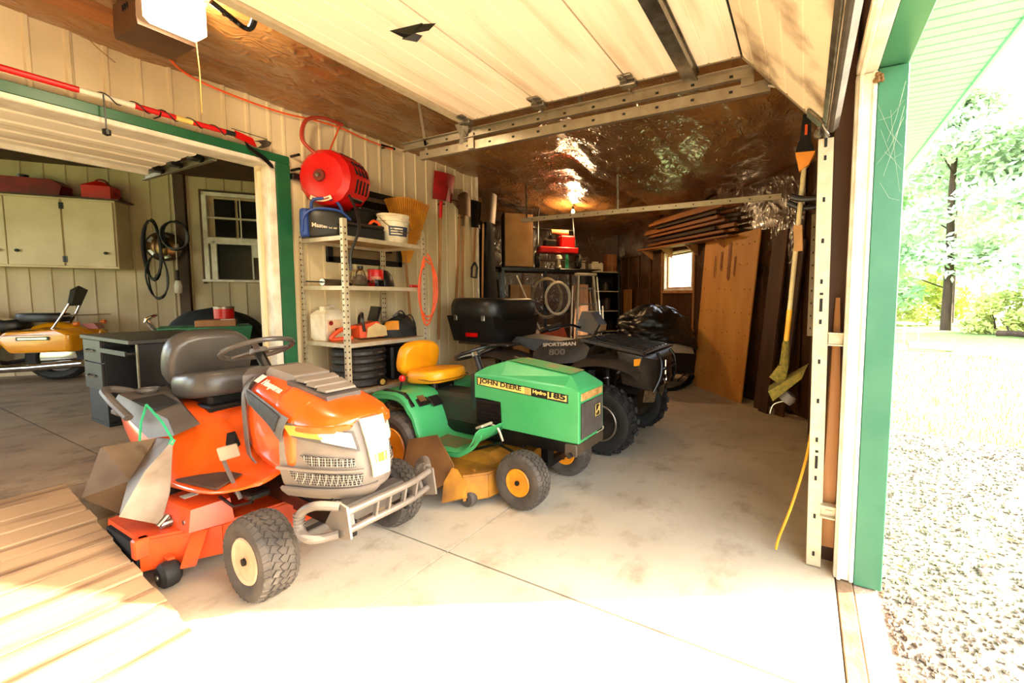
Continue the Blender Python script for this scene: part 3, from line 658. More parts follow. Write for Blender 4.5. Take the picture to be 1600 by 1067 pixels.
def hoodp(x, t):
    """point on the right flank of the hood: t 0 bottom, 1 top centre line"""
    for a, b in zip(HST, HST[1:]):
        if x <= b[0] or b is HST[-1]:
            k = (x-a[0])/(b[0]-a[0]); q = [a[i]+(b[i]-a[i])*k for i in range(5)]; break
    h = [p for p in hs(*q)[:7]]; f = t*6; i = min(5, int(f)); return Vector(h[i]).lerp(Vector(h[i+1]), f-i)
def hq_nose(s, z):
    W_ = [(.44, .19), (.50, .235), (.58, .252), (.72, .252), (.84, .243), (.91, .22)]; D_ = [(.44, .33), (.50, .40), (.58, .425), (.72, .40), (.84, .36), (.91, .31)]
    def ip(T):
        for (a, b), (c, d) in zip(T, T[1:]):
            if z <= c or (c, d) == T[-1]: return b+(d-b)*(z-a)/(c-a)
    return Vector((-.02+ip(D_)*(1-abs(s)**2.3), ip(W_)*math.copysign(abs(s)**.9, s), z))
nb_ = B().sheet(lambda u, v: hq_nose(u*2-1, .45+v*.405), 28, 12, .012)
nose = obj('grille_housing', nb_, hq_grey, hq, smooth=40)
capb = B(); top = [hq_nose(k/14*2-1, .853) for k in range(15)]
capb._add([p+Vector((0, 0, .0)) for p in top]+[Vector((p.x*.80+.0, p.y*.9, .865)) for p in top], [(k, k+1, k+16, k+15) for k in range(14)]+[tuple(range(15, 30))])
obj('nose_top', capb, hq_grey, hq)
obj('nose_floor', B().hull([hq_nose(k/10*2-1, .47)+Vector((0, 0, -.0)) for k in range(11)]+[hq_nose(k/10*2-1, .44)*1. for k in range(11)]), hq_dark, hq)
for sg in (-1, 1):
    def P(q, off, nm, mm, n=(8, 3), th=.008):
        b = B(); surf_patch(b, hq_nose, [(sg*a, c) for a, c in q], off, n, th); return obj(nm, b, mm, hq)
    P([(.97, .845), (.30, .80), (.26, .70), (.90, .775)], .008, 'headlamp_bezel', hq_dark)
    P([(.95, .835), (.70, .825), (.62, .765), (.90, .785)], .014, 'indicator_lens', amber_l)
    P([(.70, .825), (.33, .79), (.30, .715), (.64, .757)], .014, 'headlamp', lamp_m)
    P([(.84, .685), (.34, .665), (.34, .625), (.78, .635)], .004, 'upper_grille', mesh_m)
    P([(.93, .595), (.26, .585), (.26, .525), (.88, .535)], .004, 'lower_grille', mesh_m)
    P([(1.0, .51), (0, .52), (0, .46), (1.0, .46)], .010, 'lower_lip', hq_grey, (14, 3), .014)
    P([(1.0, .62), (.24, .61), (.24, .60), (1.0, .605)], .010, 'grille_bar', hq_grey, (10, 1), .012)
eb = B(); surf_patch(eb, hq_nose, [(-.20, .845), (.20, .845), (.13, .565), (-.13, .565)], .016, (6, 6), .014)
obj('badge_plate', eb, mat('badge_cream', (.95, .86, .68), .25, coat=.6), hq)
eb = B(); surf_patch(eb, hq_nose, [(-.10, .67), (.10, .67), (.085, .625), (-.085, .625)], .026, (4, 3), .004); obj('badge_bar', eb, amber_l, hq)
# side vent and its surround on both flanks
for sg in (1, -1):
    def fl(x, t): p = hoodp(x, t); return Vector((p.x, p.y if sg == 1 else -p.y, p.z))
    for q, off, nm, mm in (([(-.45, .56), (.05, .52), (.02, .30), (-.36, .42)], .012, 'vent_surround', hq_dark), ([(-.41, .535), (-.01, .50), (-.03, .33), (-.33, .43)], .017, 'side_vent', gril_d)):
        b = B(); surf_patch(b, fl, q, off*sg, (8, 4), .006*sg); obj(nm, b, mm, hq)
    b = B(); surf_patch(b, fl, [(-.50, .70), (-.45, .70), (-.34, .0), (-.39, .0)], .012*sg, (3, 10), .006*sg); obj('hood_edge_trim', b, hq_dark, hq)
pa_, pb_, pu_ = hoodp(-.35, .64), hoodp(-.15, .64), hoodp(-.35, .78); nn_ = (pb_-pa_).cross(pu_-pa_).normalized()
lettering('Husqvarna', .05, white_trim, hq, pa_+nn_*.010, pb_-pa_, pu_-pa_, bold=.0015, width=.21)
q0, q1, q2, q3 = hoodp(-.425, .65), hoodp(-.375, .65), hoodp(-.375, .76), hoodp(-.425, .76)
poly_patch([p+nn_*.009 for p in (q0, q1, q2, q3)], white_trim, hq, 'badge', .002, nn_)
# grey top scoop
sc_ = B().hull([(-.44, -.10, 1.045), (-.44, .10, 1.045), (-.40, -.10, 1.075), (-.40, .10, 1.075), (-.16, -.095, 1.045), (-.16, .095, 1.045), (-.17, -.1, 1.0), (-.17, .1, 1.0), (-.44, -.1, 1.0), (-.44, .1, 1.0)])
obj('hood_scoop', sc_, hq_grey, hq)
obj('scoop_frame', B().hull([(-.18, -.125, 1.02), (-.18, .125, 1.02), (.13, -.095, .957), (.13, .095, .957), (-.18, -.12, .98), (-.18, .12, .98), (.13, -.09, .93), (.13, .09, .93)]), hq_dark, hq)
for k in range(3):
    x = -.14+k*.085; z = 1.028-k*.019; w_ = .10-k*.006
    obj('scoop_slat', B().hull([(x, -w_, z-.012), (x, w_, z-.012), (x+.075, -w_+.006, z-.017), (x+.075, w_-.006, z-.017), (x+.01, -w_, z+.008), (x+.01, w_, z+.008), (x+.07, -w_+.006, z-.006), (x+.07, w_-.006, z-.006)]), hq_grey, hq)
# dash and steering
obj('dash', B().hull([(-.48, -.195, .62), (-.48, .195, .62), (-.50, -.19, 1.03), (-.50, .19, 1.03), (-.66, -.12, .98), (-.66, .12, .98), (-.60, -.15, .60), (-.60, .15, .60), (-.56, -.13, 1.06), (-.56, .13, 1.06)]), hq_dark, hq)
stm = Matrix.Translation((-.74, 0, 1.15)) @ Matrix.Rotation(R(-24), 4, 'Y')
b = B(); b.M = stm; b.tube([(.18*math.cos(a*R(15)), .18*math.sin(a*R(15)), 0) for a in range(24)], .016, 8, closed=True)
sw = obj('steering_wheel', b, seat_g, hq)
b = B(); b.M = stm; b.lathe([(0, -.03), (.05, -.03), (.045, .0), (0, .008)], 14)
for a in (90, 210, 330): b.bar((0, 0, -.012), (.17*math.cos(R(a)), .17*math.sin(R(a)), -.002), .03, .012)
obj('spokes', b, hq_dark, sw)
obj('steering_column', B().cyl((-.60, 0, .98), (-.735, 0, 1.13), .028, 10), black_pl, hq)
# seat
def pad(b, M4, L, W_, T, n=9, e=3.):
    """cushion: superellipse plan, domed; local x length, y width, z thickness"""
    old = b.M; b.M = M4; rings = []
    for k in range(n+1):
        t = math.pi*k/n-math.pi/2; r = max(.02, math.cos(t))**.55; z = math.sin(t)*T/2
        rr = []
        for i in range(28):
            a = 2*math.pi*i/28; c, s = math.cos(a), math.sin(a); rad = (abs(c)**e+abs(s)**e)**(-1/e)
            rr.append(Vector((c*rad*L/2*(.80+.20*r), s*rad*W_/2*(.80+.20*r), z)))
        rings.append(rr)
    b.loft(rings); b.M = old
sb_ = B(); pad(sb_, Matrix.Translation((-1.22, 0, .895)) @ Matrix.Rotation(R(-6), 4, 'Y'), .50, .47, .16)
so_ = obj('seat', sb_, seat_g, hq, smooth=60)
sb_ = B(); pad(sb_, Matrix.Translation((-1.415, 0, 1.04)) @ Matrix.Rotation(R(-76), 4, 'Y'), .42, .47, .16)
bk = obj('backrest', sb_, seat_g, hq, smooth=60)
sb_ = B(); pad(sb_, Matrix.Translation((-1.363, 0, 1.09)) @ Matrix.Rotation(R(-76), 4, 'Y'), .25, .33, .05, e=4)
obj('backrest_panel', sb_, seat_g, bk, smooth=60)
em = mat('seat_emblem', (.20, .18, .17), .5)
b = B(); b.M = Matrix.Translation((-1.333, 0, 1.12)) @ Matrix.Rotation(R(-76), 4, 'Y') @ Matrix.Rotation(R(-90), 4, 'Z')
b.tube([(-.035, -.035, 0), (.035, -.035, 0), (.035, .035, 0), (.02, .035, 0), (.02, .05, 0), (-.02, .05, 0), (-.02, .035, 0), (-.035, .035, 0)], .003, 5, closed=True).bar((-.018, -.02, 0), (-.018, .02, 0), .007, .006).bar((.018, -.02, 0), (.018, .02, 0), .007, .006).bar((-.018, 0, 0), (.018, 0, 0), .007, .006)
obj('crown_emblem', b, em, bk)
obj('seat_base', B().box((-1.2, 0, .80), (.34, .30, .10), bev=.02).box((-1.05, 0, .76), (.2, .36, .05), bev=.01), black_pl, hq)
# fender body
FST = [(-1.56, [(.38, .62), (.41, .69), (.37, .765), (.25, .79), (.1, .79), (0, .79)]), (-1.35, [(.42, .54), (.445, .67), (.40, .775), (.26, .80), (.1, .79), (0, .79)]), (-1.1, [(.43, .50), (.455, .62), (.40, .745), (.27, .79), (.1, .78), (0, .78)]),
       (-.93, [(.43, .41), (.455, .49), (.40, .64), (.29, .74), (.13, .76), (0, .76)]), (-.80, [(.43, .405), (.45, .44), (.38, .50), (.27, .63), (.15, .71), (0, .72)]), (-.68, [(.43, .425), (.45, .445), (.34, .462), (.25, .51), (.17, .64), (0, .66)]),
       (-.45, [(.43, .445), (.445, .46), (.34, .475), (.24, .50), (.17, .56), (0, .58)]), (-.25, [(.40, .47), (.41, .485), (.32, .495), (.24, .51), (.17, .56), (0, .58)]), (-.14, [(.30, .50), (.30, .51), (.26, .515), (.22, .525), (.17, .55), (0, .56)])]
fb = B(); rs = [ring([(x, -y, z) for y, z in h]+[(x, y, z) for y, z in h[::-1][1:]]) for x, h in FST]
fb.loft(rs, cap=False, closed=False)
fo = obj('fender_body', fb, orange, hq, sub=1, smooth=70)
sd = fo.modifiers.new('thick', 'SOLIDIFY'); sd.thickness = .012
for sg in (-1, 1):
    obj('foot_mat', B().hull([(-.74, sg*.42, .462), (-.32, sg*.40, .492), (-.36, sg*.27, .51), (-.66, sg*.27, .485), (-.74, sg*.42, .45), (-.32, sg*.40, .48)]), mat('foot_mat', (.30, .19, .12), .8, c2=(.22, .13, .08)), hq)
# grey console tray on the right fender
tr_ = B().hull([(-1.60, -.42, .79), (-1.60, -.14, .82), (-.80, -.28, .73), (-.78, -.40, .70), (-1.57, -.40, .85), (-1.57, -.17, .86), (-.92, -.29, .79), (-.92, -.38, .77), (-1.60, -.38, .70), (-1.0, -.44, .66)])
to = obj('fender_console', tr_, hq_dark, hq)
obj('cup_holder', B().lathe([(.035, -.02), (.055, 0), (.055, .015), (.045, .015), (.04, .0), (0, -.005)], 18, (-1.48, -.29, .862)), hq_dark, to)
obj('console_pocket', B().hull([(-1.36, -.40, .838), (-1.08, -.385, .815), (-1.10, -.27, .822), (-1.36, -.26, .845), (-1.36, -.40, .83), (-1.08, -.385, .80)]), mat('pocket_dark', (.10, .085, .07), .7), to)
obj('console_handle', B().tube([(-1.62, -.20, .74), (-1.66, -.32, .84), (-1.62, -.44, .88), (-1.42, -.475, .85), (-1.20, -.46, .76)], .022, 8, smooth=5), hq_dark, to)
obj('rear_bin_lip', B().box((-1.64, -.25, .72), (.12, .32, .05), bev=.015), hq_dark, to)
obj('dark_slot', B().hull([(-.72, -.19, .66), (-.62, -.19, .66), (-.61, -.21, .56), (-.68, -.22, .56), (-.72, -.15, .66), (-.62, -.15, .56)]), dark_hole, hq)
# pedals
obj('pedal_arm', B().tube([(-.30, -.31, .40), (-.34, -.33, .52), (-.40, -.335, .62), (-.42, -.30, .66)], .010, 6, smooth=3), hq_dark, hq)
obj('pedal', B().box((-.40, -.31, .64), (.014, .09, .075), Matrix.Rotation(R(-30), 3, 'Y'), bev=.006), mat('pedal_pad', (.66, .60, .48), .5), hq)
obj('linkage', B().tube([(-.45, -.34, .39), (-.30, -.34, .37), (-.2, -.3, .40)], .008, 6).box((-.32, -.25, .41), (.18, .10, .04), bev=.01), black_mt, hq)
# front bumper
bar_m = mat('bumper_grey', (.43, .39, .35), .45, c2=(.38, .34, .30), scale=6)
for z, x in ((.39, .50), (.49, .515)): obj('bumper_bar', B().tube([(x-.02, -.25, z-.01), (x, -.12, z), (x+.005, 0, z), (x, .12, z), (x-.02, .25, z+.01)], .017, 10, smooth=4), bar_m, hq)
for sg in (-1, 1):
    obj('bumper_plate', B().prism([(.35, .40), (.44, .53), (.52, .515), (.545, .37), (.47, .35)], sg*.245-.005, sg*.245+.005, 'y'), bar_m, hq)
    lp = obj('bumper_loop', B().tube([(.46, sg*.25, .375), (.38, sg*.33, .37), (.30, sg*.335, .395), (.30, sg*.33, .47), (.38, sg*.31, .52), (.47, sg*.25, .51)], .021, 10, smooth=5), bar_m, hq)
    rg = B()
    for k in range(7): rg.lathe([(.0225, -.003), (.0255, 0), (.0225, .003)], 10, (.297+.0, sg*.334, .385+k*.015))
    rg.f = [f for f in rg.f if len(f) == 4]; obj('grip_rib', rg, bar_m, lp, kind='stuff')
for yy in (-.10, -.03, .06, .13): obj('bumper_rib', B().bar((.50, yy, .39), (.515, yy+.01, .50), .012, .03, up=(1, 0, 0), bev=.003), bar_m, hq)
obj('bumper_mount', B().bar((.30, -.16, .36), (.48, -.2, .42), .02, .06).bar((.30, .16, .36), (.48, .2, .42), .02, .06).box((.33, 0, .40), (.10, .34, .10), bev=.01), hq_dark, hq)
# mower deck
DK = [(-.62, -.605), (-.44, -.34), (-.38, 0), (-.44, .3), (-.62, .52), (-1.0, .52), (-1.12, .1), (-1.04, -.605)]
db = B().prism(DK, .225, .25, 'z')
deck = obj('mower_deck', db, orange_dk, hq, smooth=0)
wb_ = B()
for k in range(8):
    if k in (7,): continue
    a, b2 = DK[k], DK[(k+1) % 8]; wb_.bar((a[0], a[1], .155), (b2[0], b2[1], .155), .012, .16)
obj('deck_skirt', wb_, orange_dk, deck, smooth=0)
obj('deck_gusset', B().hull([(-.50, -.44, .24), (-.44, -.40, .24), (-.40, -.47, .09), (-.44, -.52, .09), (-.50, -.46, .09)]), orange_dk, deck)
obj('wheel_bracket', B().box((-.52, -.53, .10), (.06, .03, .09), bev=.004), orange_dk, deck)
obj('corner_plate', B().box((-.62, -.60, .20), (.05, .06, .10), bev=.006), orange_dk, deck)
cv = obj('belt_cover', B().hull([(-.78, -.49, .25), (-.78, -.20, .25), (-.40, -.30, .25), (-.46, -.47, .25), (-.77, -.47, .37), (-.77, -.22, .38), (-.44, -.30, .37), (-.48, -.45, .36)]), orange_dk, deck)
obj('caution_label', B().hull([(-.70, -.42, .371), (-.64, -.42, .371), (-.64, -.36, .373), (-.70, -.36, .373), (-.70, -.42, .374), (-.64, -.36, .376)]), white_pl, cv)
bt = B()
for c in ((-.52, -.466, .29), (-.66, -.482, .29)): bt.lathe([(.014, -.004), (.014, .004), (0, .006)], 6, c, 'y')
obj('bolt', bt, steel, cv)
obj('belt_cover', B().box((-.75, .28, .30), (.34, .3, .1), bev=.02), orange_dk, deck)
aw = obj('gauge_wheel', B().lathe([(.018, -.04), (.045, -.04), (.062, -.025), (.067, 0), (.062, .025), (.045, .04), (.018, .04)], 20, (0, 0, 0), 'y'), rubber_dark, hq, loc=(-.49, -.545, .068))
obj('hub', B().cyl((0, -.046, 0), (0, .046, 0), .015, 8), steel, aw)
# chute deflector lashed up with green cord
lp_ = B(); L_ = lambda X, Y, z: (2.39-Y, X-1.39, z)
P5 = [L_(.925, 2.98, .725), L_(.815, 2.975, .60), L_(.715, 2.97, .41), L_(.86, 2.99, .29), L_(.885, 3.0, .36), L_(.905, 2.995, .45)]
lp_._add([Vector(p) for p in P5]+[Vector(p)+Vector((-.008, 0, 0)) for p in P5], [tuple(range(6)), tuple(range(11, 5, -1))]+[(k, (k+1) % 6, (k+1) % 6+6, k+6) for k in range(6)])
obj('chute_flap', lp_, plate_m, hq, smooth=0)
D6 = [Vector(L_(*p)) for p in ((.925, 3.0, .72), (.96, 3.33, .665), (.765, 3.38, .665), (.685, 3.36, .43), (.80, 3.30, .30), (.72, 2.985, .42))]
cen = Vector(L_(.81, 3.2, .50)); ch = B(); off = Vector((.006, .006, .006))
ch._add(D6+[cen]+[p+off for p in D6]+[cen+off], [(k, (k+1) % 6, 6) for k in range(6)]+[((k+1) % 6+7, k+7, 13) for k in range(6)]+[(k, k+7, (k+1) % 6+7, (k+1) % 6) for k in range(6)])
obj('chute_deflector', ch, plate_d, hq, smooth=20)
gc = mat('green_cord', (.12, .62, .42), .6)
obj('tie_cord', B().tube([L_(.93, 3.0, .72), L_(.93, 3.12, .80), L_(.92, 3.28, .88)], .006, 6).tube([L_(.92, 3.28, .88), L_(.90, 3.30, .78), L_(.89, 3.30, .68)], .006, 6).tube([L_(.93, 3.0, .72), L_(.915, 2.985, .70)], .012, 6), gc, hq)
obj('discharge_opening', B().box((-.83, -.60, .15), (.4, .03, .13)), dark_hole, deck)
obj('hinge_pin', B().cyl((-.64, -.52, .27), (-.64, -.46, .27), .02, 10).cyl((-.60, -.54, .29), (-.60, -.50, .33), .012, 8), steel, deck)

# ---------------------------------------------------------------- green lawn tractor
jgreen = mat('green_paint', (.22, .58, .33), .35, c2=(.26, .61, .37), scale=4, coat=.25)
jtop = mat('green_paint_dusty', (.20, .58, .28), .6, c2=(.52, .46, .28), scale=9, contrast=(.45, .7))
jyel = mat('yellow_vinyl', (.93, .63, .06), .38, c2=(.86, .56, .04), scale=5)
jrim = mat('yellow_rim', (.92, .58, .07), .4, c2=(.80, .46, .06), scale=6)
jdeck = mat('mustard_deck', (.70, .46, .10), .5, c2=(.45, .28, .09), scale=5, contrast=(.35, .7))
jbrown = mat('deck_brown', (.36, .23, .12), .6, c2=(.48, .33, .17), scale=4)
stripe_m = mat('stripe_yellow', (.95, .80, .42), .4)
jd = thing('lawn_tractor', 'green lawn tractor with yellow seat and yellow wheels in front of the shelves', 'lawn tractor', (2.62, 1.75, 0), -math.pi/2)
for yy in (-.31, .31): wheel(jd, 'front_wheel', (0, yy, .20), .197, .155, .088, jrim, 'jdf', nlug=34, dish=.03)
for yy in (-.36, .36): wheel(jd, 'rear_wheel', (-1.20, yy, .275), .27, .22, .15, jrim, 'jdr', nlug=28, dish=.05)
Wj = .19
def jring(x, zb, zs, zt, wt, w_=Wj): return ring([(x, -w_, zb), (x, -w_, zs), (x, -wt, zt), (x, wt, zt), (x, w_, zs), (x, w_, zb)])
hdj = B().loft([jring(-.555, .70, .885, .893, .18), jring(-.47, .70, .89, .945, .14), jring(-.30, .69, .892, .998, .105), jring(-.29, .49, .892, .997, .105), jring(.27, .475, .868, .935, .10), jring(.385, .475, .842, .85, .17)])
hj = obj('hood', hdj, jgreen, jd, smooth=0)
bv = hj.modifiers.new('bev', 'BEVEL'); bv.width = .008; bv.segments = 2; bv.limit_method = 'ANGLE'
obj('hood_dust', B().sheet(lambda u, v: (-.25+u*.52, -.098+v*.196, .999-u*.0575+.003), 6, 4, .002), jtop, hj)
obj('engine_side', B().box((-.42, -.175, .59), (.25, .02, .20)).box((-.42, .175, .59), (.25, .02, .20)).box((-.42, 0, .6), (.24, .33, .18)), black_pl, jd)
for k in range(6): obj('louvre', B().box((-.42, -.188, .52+k*.028), (.22, .008, .014)), black_mt, jd)
# stripe and lettering on both flanks
for sg in (-1, 1):
    y = sg*(Wj+.001); X0, Z0, X1, Z1 = -.525, .805, .30, .752
    def sp(k, h): return Vector((X0+(X1-X0)*k, y, Z0+(Z1-Z0)*k+h))
    def band(k0, k1, h0, h1, mm, nm, e): return poly_patch([sp(k0, h0), sp(k1, h0), sp(k1, h1), sp(k0, h1)], mm, jd, nm, e, (0, sg, 0))
    band(0, 1, 0, .062, black_pl, 'stripe_border', .0010)
    st2 = band(.012, .62, .006, .056, stripe_m, 'stripe', .0020)
    band(.795, .985, .006, .056, stripe_m, 'stripe', .0020)
    for k in range(5): band(.555+k*.012, .559+k*.012, .008, .054, black_pl, 'stripe_line', .0028)
    xd = (sp(1, 0)-sp(0, 0)).normalized()*(1 if sg < 0 else -1)
    o1 = sp(.03, .014) if sg < 0 else sp(.52, .014)
    lettering('JOHN DEERE', .048, black_pl, jd, o1+Vector((0, sg*.003, 0)), xd, (0, 0, 1), bold=.001, width=.40)
    o1 = sp(.64, .02) if sg < 0 else sp(.78, .02)
    lettering('Hydro', .035, stripe_m, jd, o1+Vector((0, sg*.002, 0)), xd, (0, 0, 1), bold=.001, width=.115)
    o1 = sp(.81, .012) if sg < 0 else sp(.97, .012)
    lettering('185', .052, black_pl, jd, o1+Vector((0, sg*.003, 0)), xd, (0, 0, 1), bold=.0022, width=.135)
    band(.80, .985, .006, .012, black_pl, 'stripe_line', .0028)
    b = B().hull([(.235, sg*(Wj+.002), .735), (.29, sg*(Wj+.002), .73), (.25, sg*(Wj+.002), .50), (.20, sg*(Wj+.002), .50), (.25, sg*(Wj-.004), .6), (.24, sg*(Wj-.004), .52)])
# grille, lamps
gm = mat('grille_black', (.07, .06, .05), .5)
gl = obj('grille', B().hull([(.387, -.165, .50), (.387, .165, .50), (.387, .165, .755), (.387, -.165, .755), (.375, -.17, .495), (.375, .17, .495), (.375, .17, .76), (.375, -.17, .76)]), gm, jd)
for k in range(19): obj('grille_slat', B().box((.391, -.153+k*.017, .628), (.010, .006, .25)), hq_dark, gl)
obj('headlamp', B().box((.386, 0, .797), (.014, .32, .055), bev=.004), mat('lamp_amber_clear', (.80, .62, .38), .15, c2=(.62, .45, .25), scale=20, coat=1), jd)
obj('grille_emblem', B().box((.399, .06, .665), (.006, .07, .09), bev=.002), black_pl, gl)
obj('emblem_frame', B().tube([(.403, .028, .624), (.403, .092, .624), (.403, .092, .706), (.403, .028, .706)], .003, 4, closed=True), stripe_m, gl)
dv = [(-.022, -.006), (-.010, .004), (.004, .006), (.014, .016), (.012, .030), (.020, .020), (.028, .018), (.018, .008), (.024, -.006), (.012, .0), (-.004, -.004), (-.012, -.020)]
obj('deer_emblem', B().prism([(.06+a, .66+b) for a, b in dv], .402, .405, 'x'), stripe_m, gl)
obj('frame', B().bar((-.9, -.13, .42), (.36, -.13, .42), .02, .09).bar((-.9, .13, .42), (.36, .13, .42), .02, .09).box((-.45, 0, .40), (.6, .22, .14), bev=.01), black_mt, jd)
obj('front_bumper', B().box((.33, 0, .43), (.10, .42, .085), bev=.008), mat('bumper_dark', (.20, .165, .13), .5, c2=(.28, .23, .17), scale=8), jd)
obj('bumper_cap', B().box((.36, .15, .485), (.05, .12, .03), bev=.006), galv_paint, jd)
obj('tow_bolt', B().cyl((.33, -.20, .40), (.33, -.235, .40), .018, 10), black_pl, jd)
obj('front_axle', B().bar((0, -.26, .20), (0, .26, .20), .05, .05).bar((0, 0, .2), (0, 0, .4), .08, .06, up=(1, 0, 0)).cyl((0, -.22, .16), (0, -.22, .28), .02, 8).cyl((0, .22, .16), (0, .22, .28), .02, 8), black_mt, jd)
# fenders, foot rests
FP = [(-1.52, .56), (-1.47, .655), (-1.38, .70), (-1.16, .715), (-1.04, .67), (-.96, .53), (-.91, .415), (-.84, .37), (-.72, .355), (-.52, .358), (-.44, .385), (-.34, .45), (-.27, .535)]
sp_ = spline([Vector((a, 0, b)) for a, b in FP], 3)
for sg in (-1, 1):
    def ff(u, v):
        p = sp_[min(len(sp_)-1, int(round(u*(len(sp_)-1))))]; yo = .425 if p.x > -1.0 else .44
        y = sg*(.12+(yo-.12)*v); dz = -.02*max(0, v-.9)*10 if v > .9 else 0
        taper = max(0, (p.x+.40)/.13)*.05*max(0, v-.5)*2
        return Vector((p.x-taper, y, p.z+dz))
    obj('fender', B().sheet(ff, len(sp_)-1, 10, .01), jgreen, jd, smooth=60)
    obj('fender_skirt', B().sheet(lambda u, v: Vector((sp_[min(len(sp_)-1, int(round(u*(len(sp_)-1))))].x, sg*(.425 if sp_[min(len(sp_)-1, int(round(u*(len(sp_)-1))))].x > -1 else .44), sp_[min(len(sp_)-1, int(round(u*(len(sp_)-1))))].z-.018-v*.03)), len(sp_)-1, 1, .008), jgreen, jd)
    obj('foot_pad', B().hull([(-.82, sg*.40, .372), (-.50, sg*.40, .366), (-.50, sg*.22, .37), (-.82, sg*.22, .376), (-.82, sg*.40, .36), (-.5, sg*.22, .358)]), mat('foot_pad_dirt', (.42, .32, .18), .8, c2=(.25, .36, .18), scale=12), jd)
obj('tunnel', B().box((-.85, 0, .52), (.9, .26, .34), bev=.03).box((-1.35, 0, .60), (.3, .5, .16), bev=.03), mat('dark_green_dirty', (.10, .16, .08), .7, c2=(.16, .13, .08)), jd)
obj('control_plate', B().box((-1.02, -.30, .655), (.13, .11, .012), Matrix.Rotation(R(38), 3, 'Y'), bev=.003).box((-.97, -.2, .63), (.10, .1, .012), Matrix.Rotation(R(45), 3, 'Y'), bev=.003), black_pl, jd)
obj('plate_label', B().box((-1.015, -.30, .664), (.06, .06, .006), Matrix.Rotation(R(38), 3, 'Y')), jbrown, jd)
obj('lever_slot', B().bar((-1.32, -.40, .722), (-1.08, -.40, .712), .035, .02, bev=.006).bar((-1.08, -.40, .71), (-.99, -.40, .62), .035, .02, bev=.006), black_pl, jd)
lv = obj('lever', B().tube([(-1.2, -.36, .70), (-1.18, -.35, .80)], .008, 6), black_mt, jd)
obj('lever_knob', B().lathe([(0, -.03), (.02, -.02), (.026, 0), (.02, .02), (0, .028)], 12, (-1.18, -.345, .82)), red_pl, lv)
# seat
def jpad(L, W_, T, M4, e=3.2): b = B(); pad(b, M4, L, W_, T, e=e); return b
obj('seat', jpad(.42, .44, .11, Matrix.Translation((-1.17, 0, .80)) @ Matrix.Rotation(R(-4), 4, 'Y')), jyel, jd, smooth=60)
bk = obj('backrest', jpad(.32, .40, .11, Matrix.Translation((-1.40, 0, .93)) @ Matrix.Rotation(R(-76), 4, 'Y')), jyel, jd, smooth=60)
obj('seat_piping', B().tube([(-1.36, -.20, .80), (-1.10, -.215, .79), (-.99, -.19, .785), (-.965, 0, .785), (-.99, .19, .785), (-1.10, .215, .79), (-1.36, .20, .80)], .006, 6, smooth=4), mat('piping_brown', (.55, .36, .06), .5), bk)
obj('seat_bracket', B().box((-1.2, 0, .73), (.26, .2, .06), bev=.01).cyl((-1.1, -.09, .68), (-1.1, -.09, .75), .03, 10).cyl((-1.1, .09, .68), (-1.1, .09, .75), .03, 10), black_mt, jd)
# steering
stm = Matrix.Translation((-.72, 0, 1.02)) @ Matrix.Rotation(R(-22), 4, 'Y')
b = B(); b.M = stm; b.tube([(.17*math.cos(a*R(15)), .17*math.sin(a*R(15)), 0) for a in range(24)], .014, 8, closed=True)
sw = obj('steering_wheel', b, black_pl, jd)
b = B(); b.M = stm; b.lathe([(0, -.03), (.04, -.03), (.035, .005), (0, .01)], 12)
for a in (0, 120, 240): b.bar((0, 0, -.01), (.16*math.cos(R(a)), .16*math.sin(R(a)), 0), .03, .012)
obj('spokes', b, steel, sw)
b = B(); b.M = stm; b.lathe([(.03, .0), (.03, .02), (.024, .03), (0, .032)], 12); obj('hub_cap', b, gc, sw)
obj('steering_column', B().cyl((-.60, 0, .75), (-.715, 0, 1.0), .025, 10).hull([(-.56, -.16, .70), (-.56, .16, .70), (-.57, -.15, .90), (-.57, .15, .90), (-.66, -.12, .86), (-.66, .12, .86), (-.66, -.12, .55), (-.66, .12, .55), (-.54, -.12, .5), (-.54, .12, .5)]), black_pl, jd)
# brake pedal
obj('pedal', B().box((-.36, -.30, .535), (.07, .12, .02), Matrix.Rotation(R(-20), 3, 'Y'), bev=.006).tube([(-.36, -.24, .53), (-.30, -.22, .50), (-.27, -.2, .40)], .009, 6, smooth=3), galv_paint, jd)
# deck
JK = [(-.36, -.52), (-.24, -.40), (-.17, -.1), (-.20, .25), (-.36, .46), (-.78, .46), (-.92, .1), (-.86, -.50)]
dk = obj('mower_deck', B().prism(JK, .215, .24, 'z'), jdeck, jd, smooth=0)
b = B()
for k in range(8):
    if k == 7: continue
    a, c = JK[k], JK[(k+1) % 8]; b.bar((a[0], a[1], .14), (c[0], c[1], .14), .012, .17)
obj('deck_skirt', b, jdeck, dk, smooth=0)
obj('deck_hump', B().hull([(-.80, -.30, .24), (-.80, .3, .24), (-.30, .3, .24), (-.30, -.3, .24), (-.72, -.22, .30), (-.72, .22, .30), (-.38, .22, .30), (-.38, -.22, .30)]), jdeck, dk)
obj('front_flap', B().hull([(-.46, -.62, .06), (-.33, -.56, .10), (-.31, -.54, .20), (-.42, -.56, .30), (-.46, -.60, .20), (-.44, -.56, .05), (-.32, -.53, .09), (-.40, -.53, .28)]), jdeck, jd)
aw = obj('gauge_wheel', B().lathe([(.012, -.03), (.05, -.03), (.058, -.018), (.06, 0), (.058, .018), (.05, .03), (.012, .03)], 18, (0, 0, 0), 'y'), rubber, jd, loc=(-.345, -.475, .062))
obj('hub', B().cyl((0, -.035, 0), (0, .035, 0), .014, 8), black_mt, aw)
obj('wheel_fork', B().bar((-.345, -.435, .06), (-.345, -.435, .26), .012, .03, up=(1, 0, 0)).bar((-.345, -.435, .20), (-.30, -.38, .20), .03, .012), jdeck, jd)
chj = B()
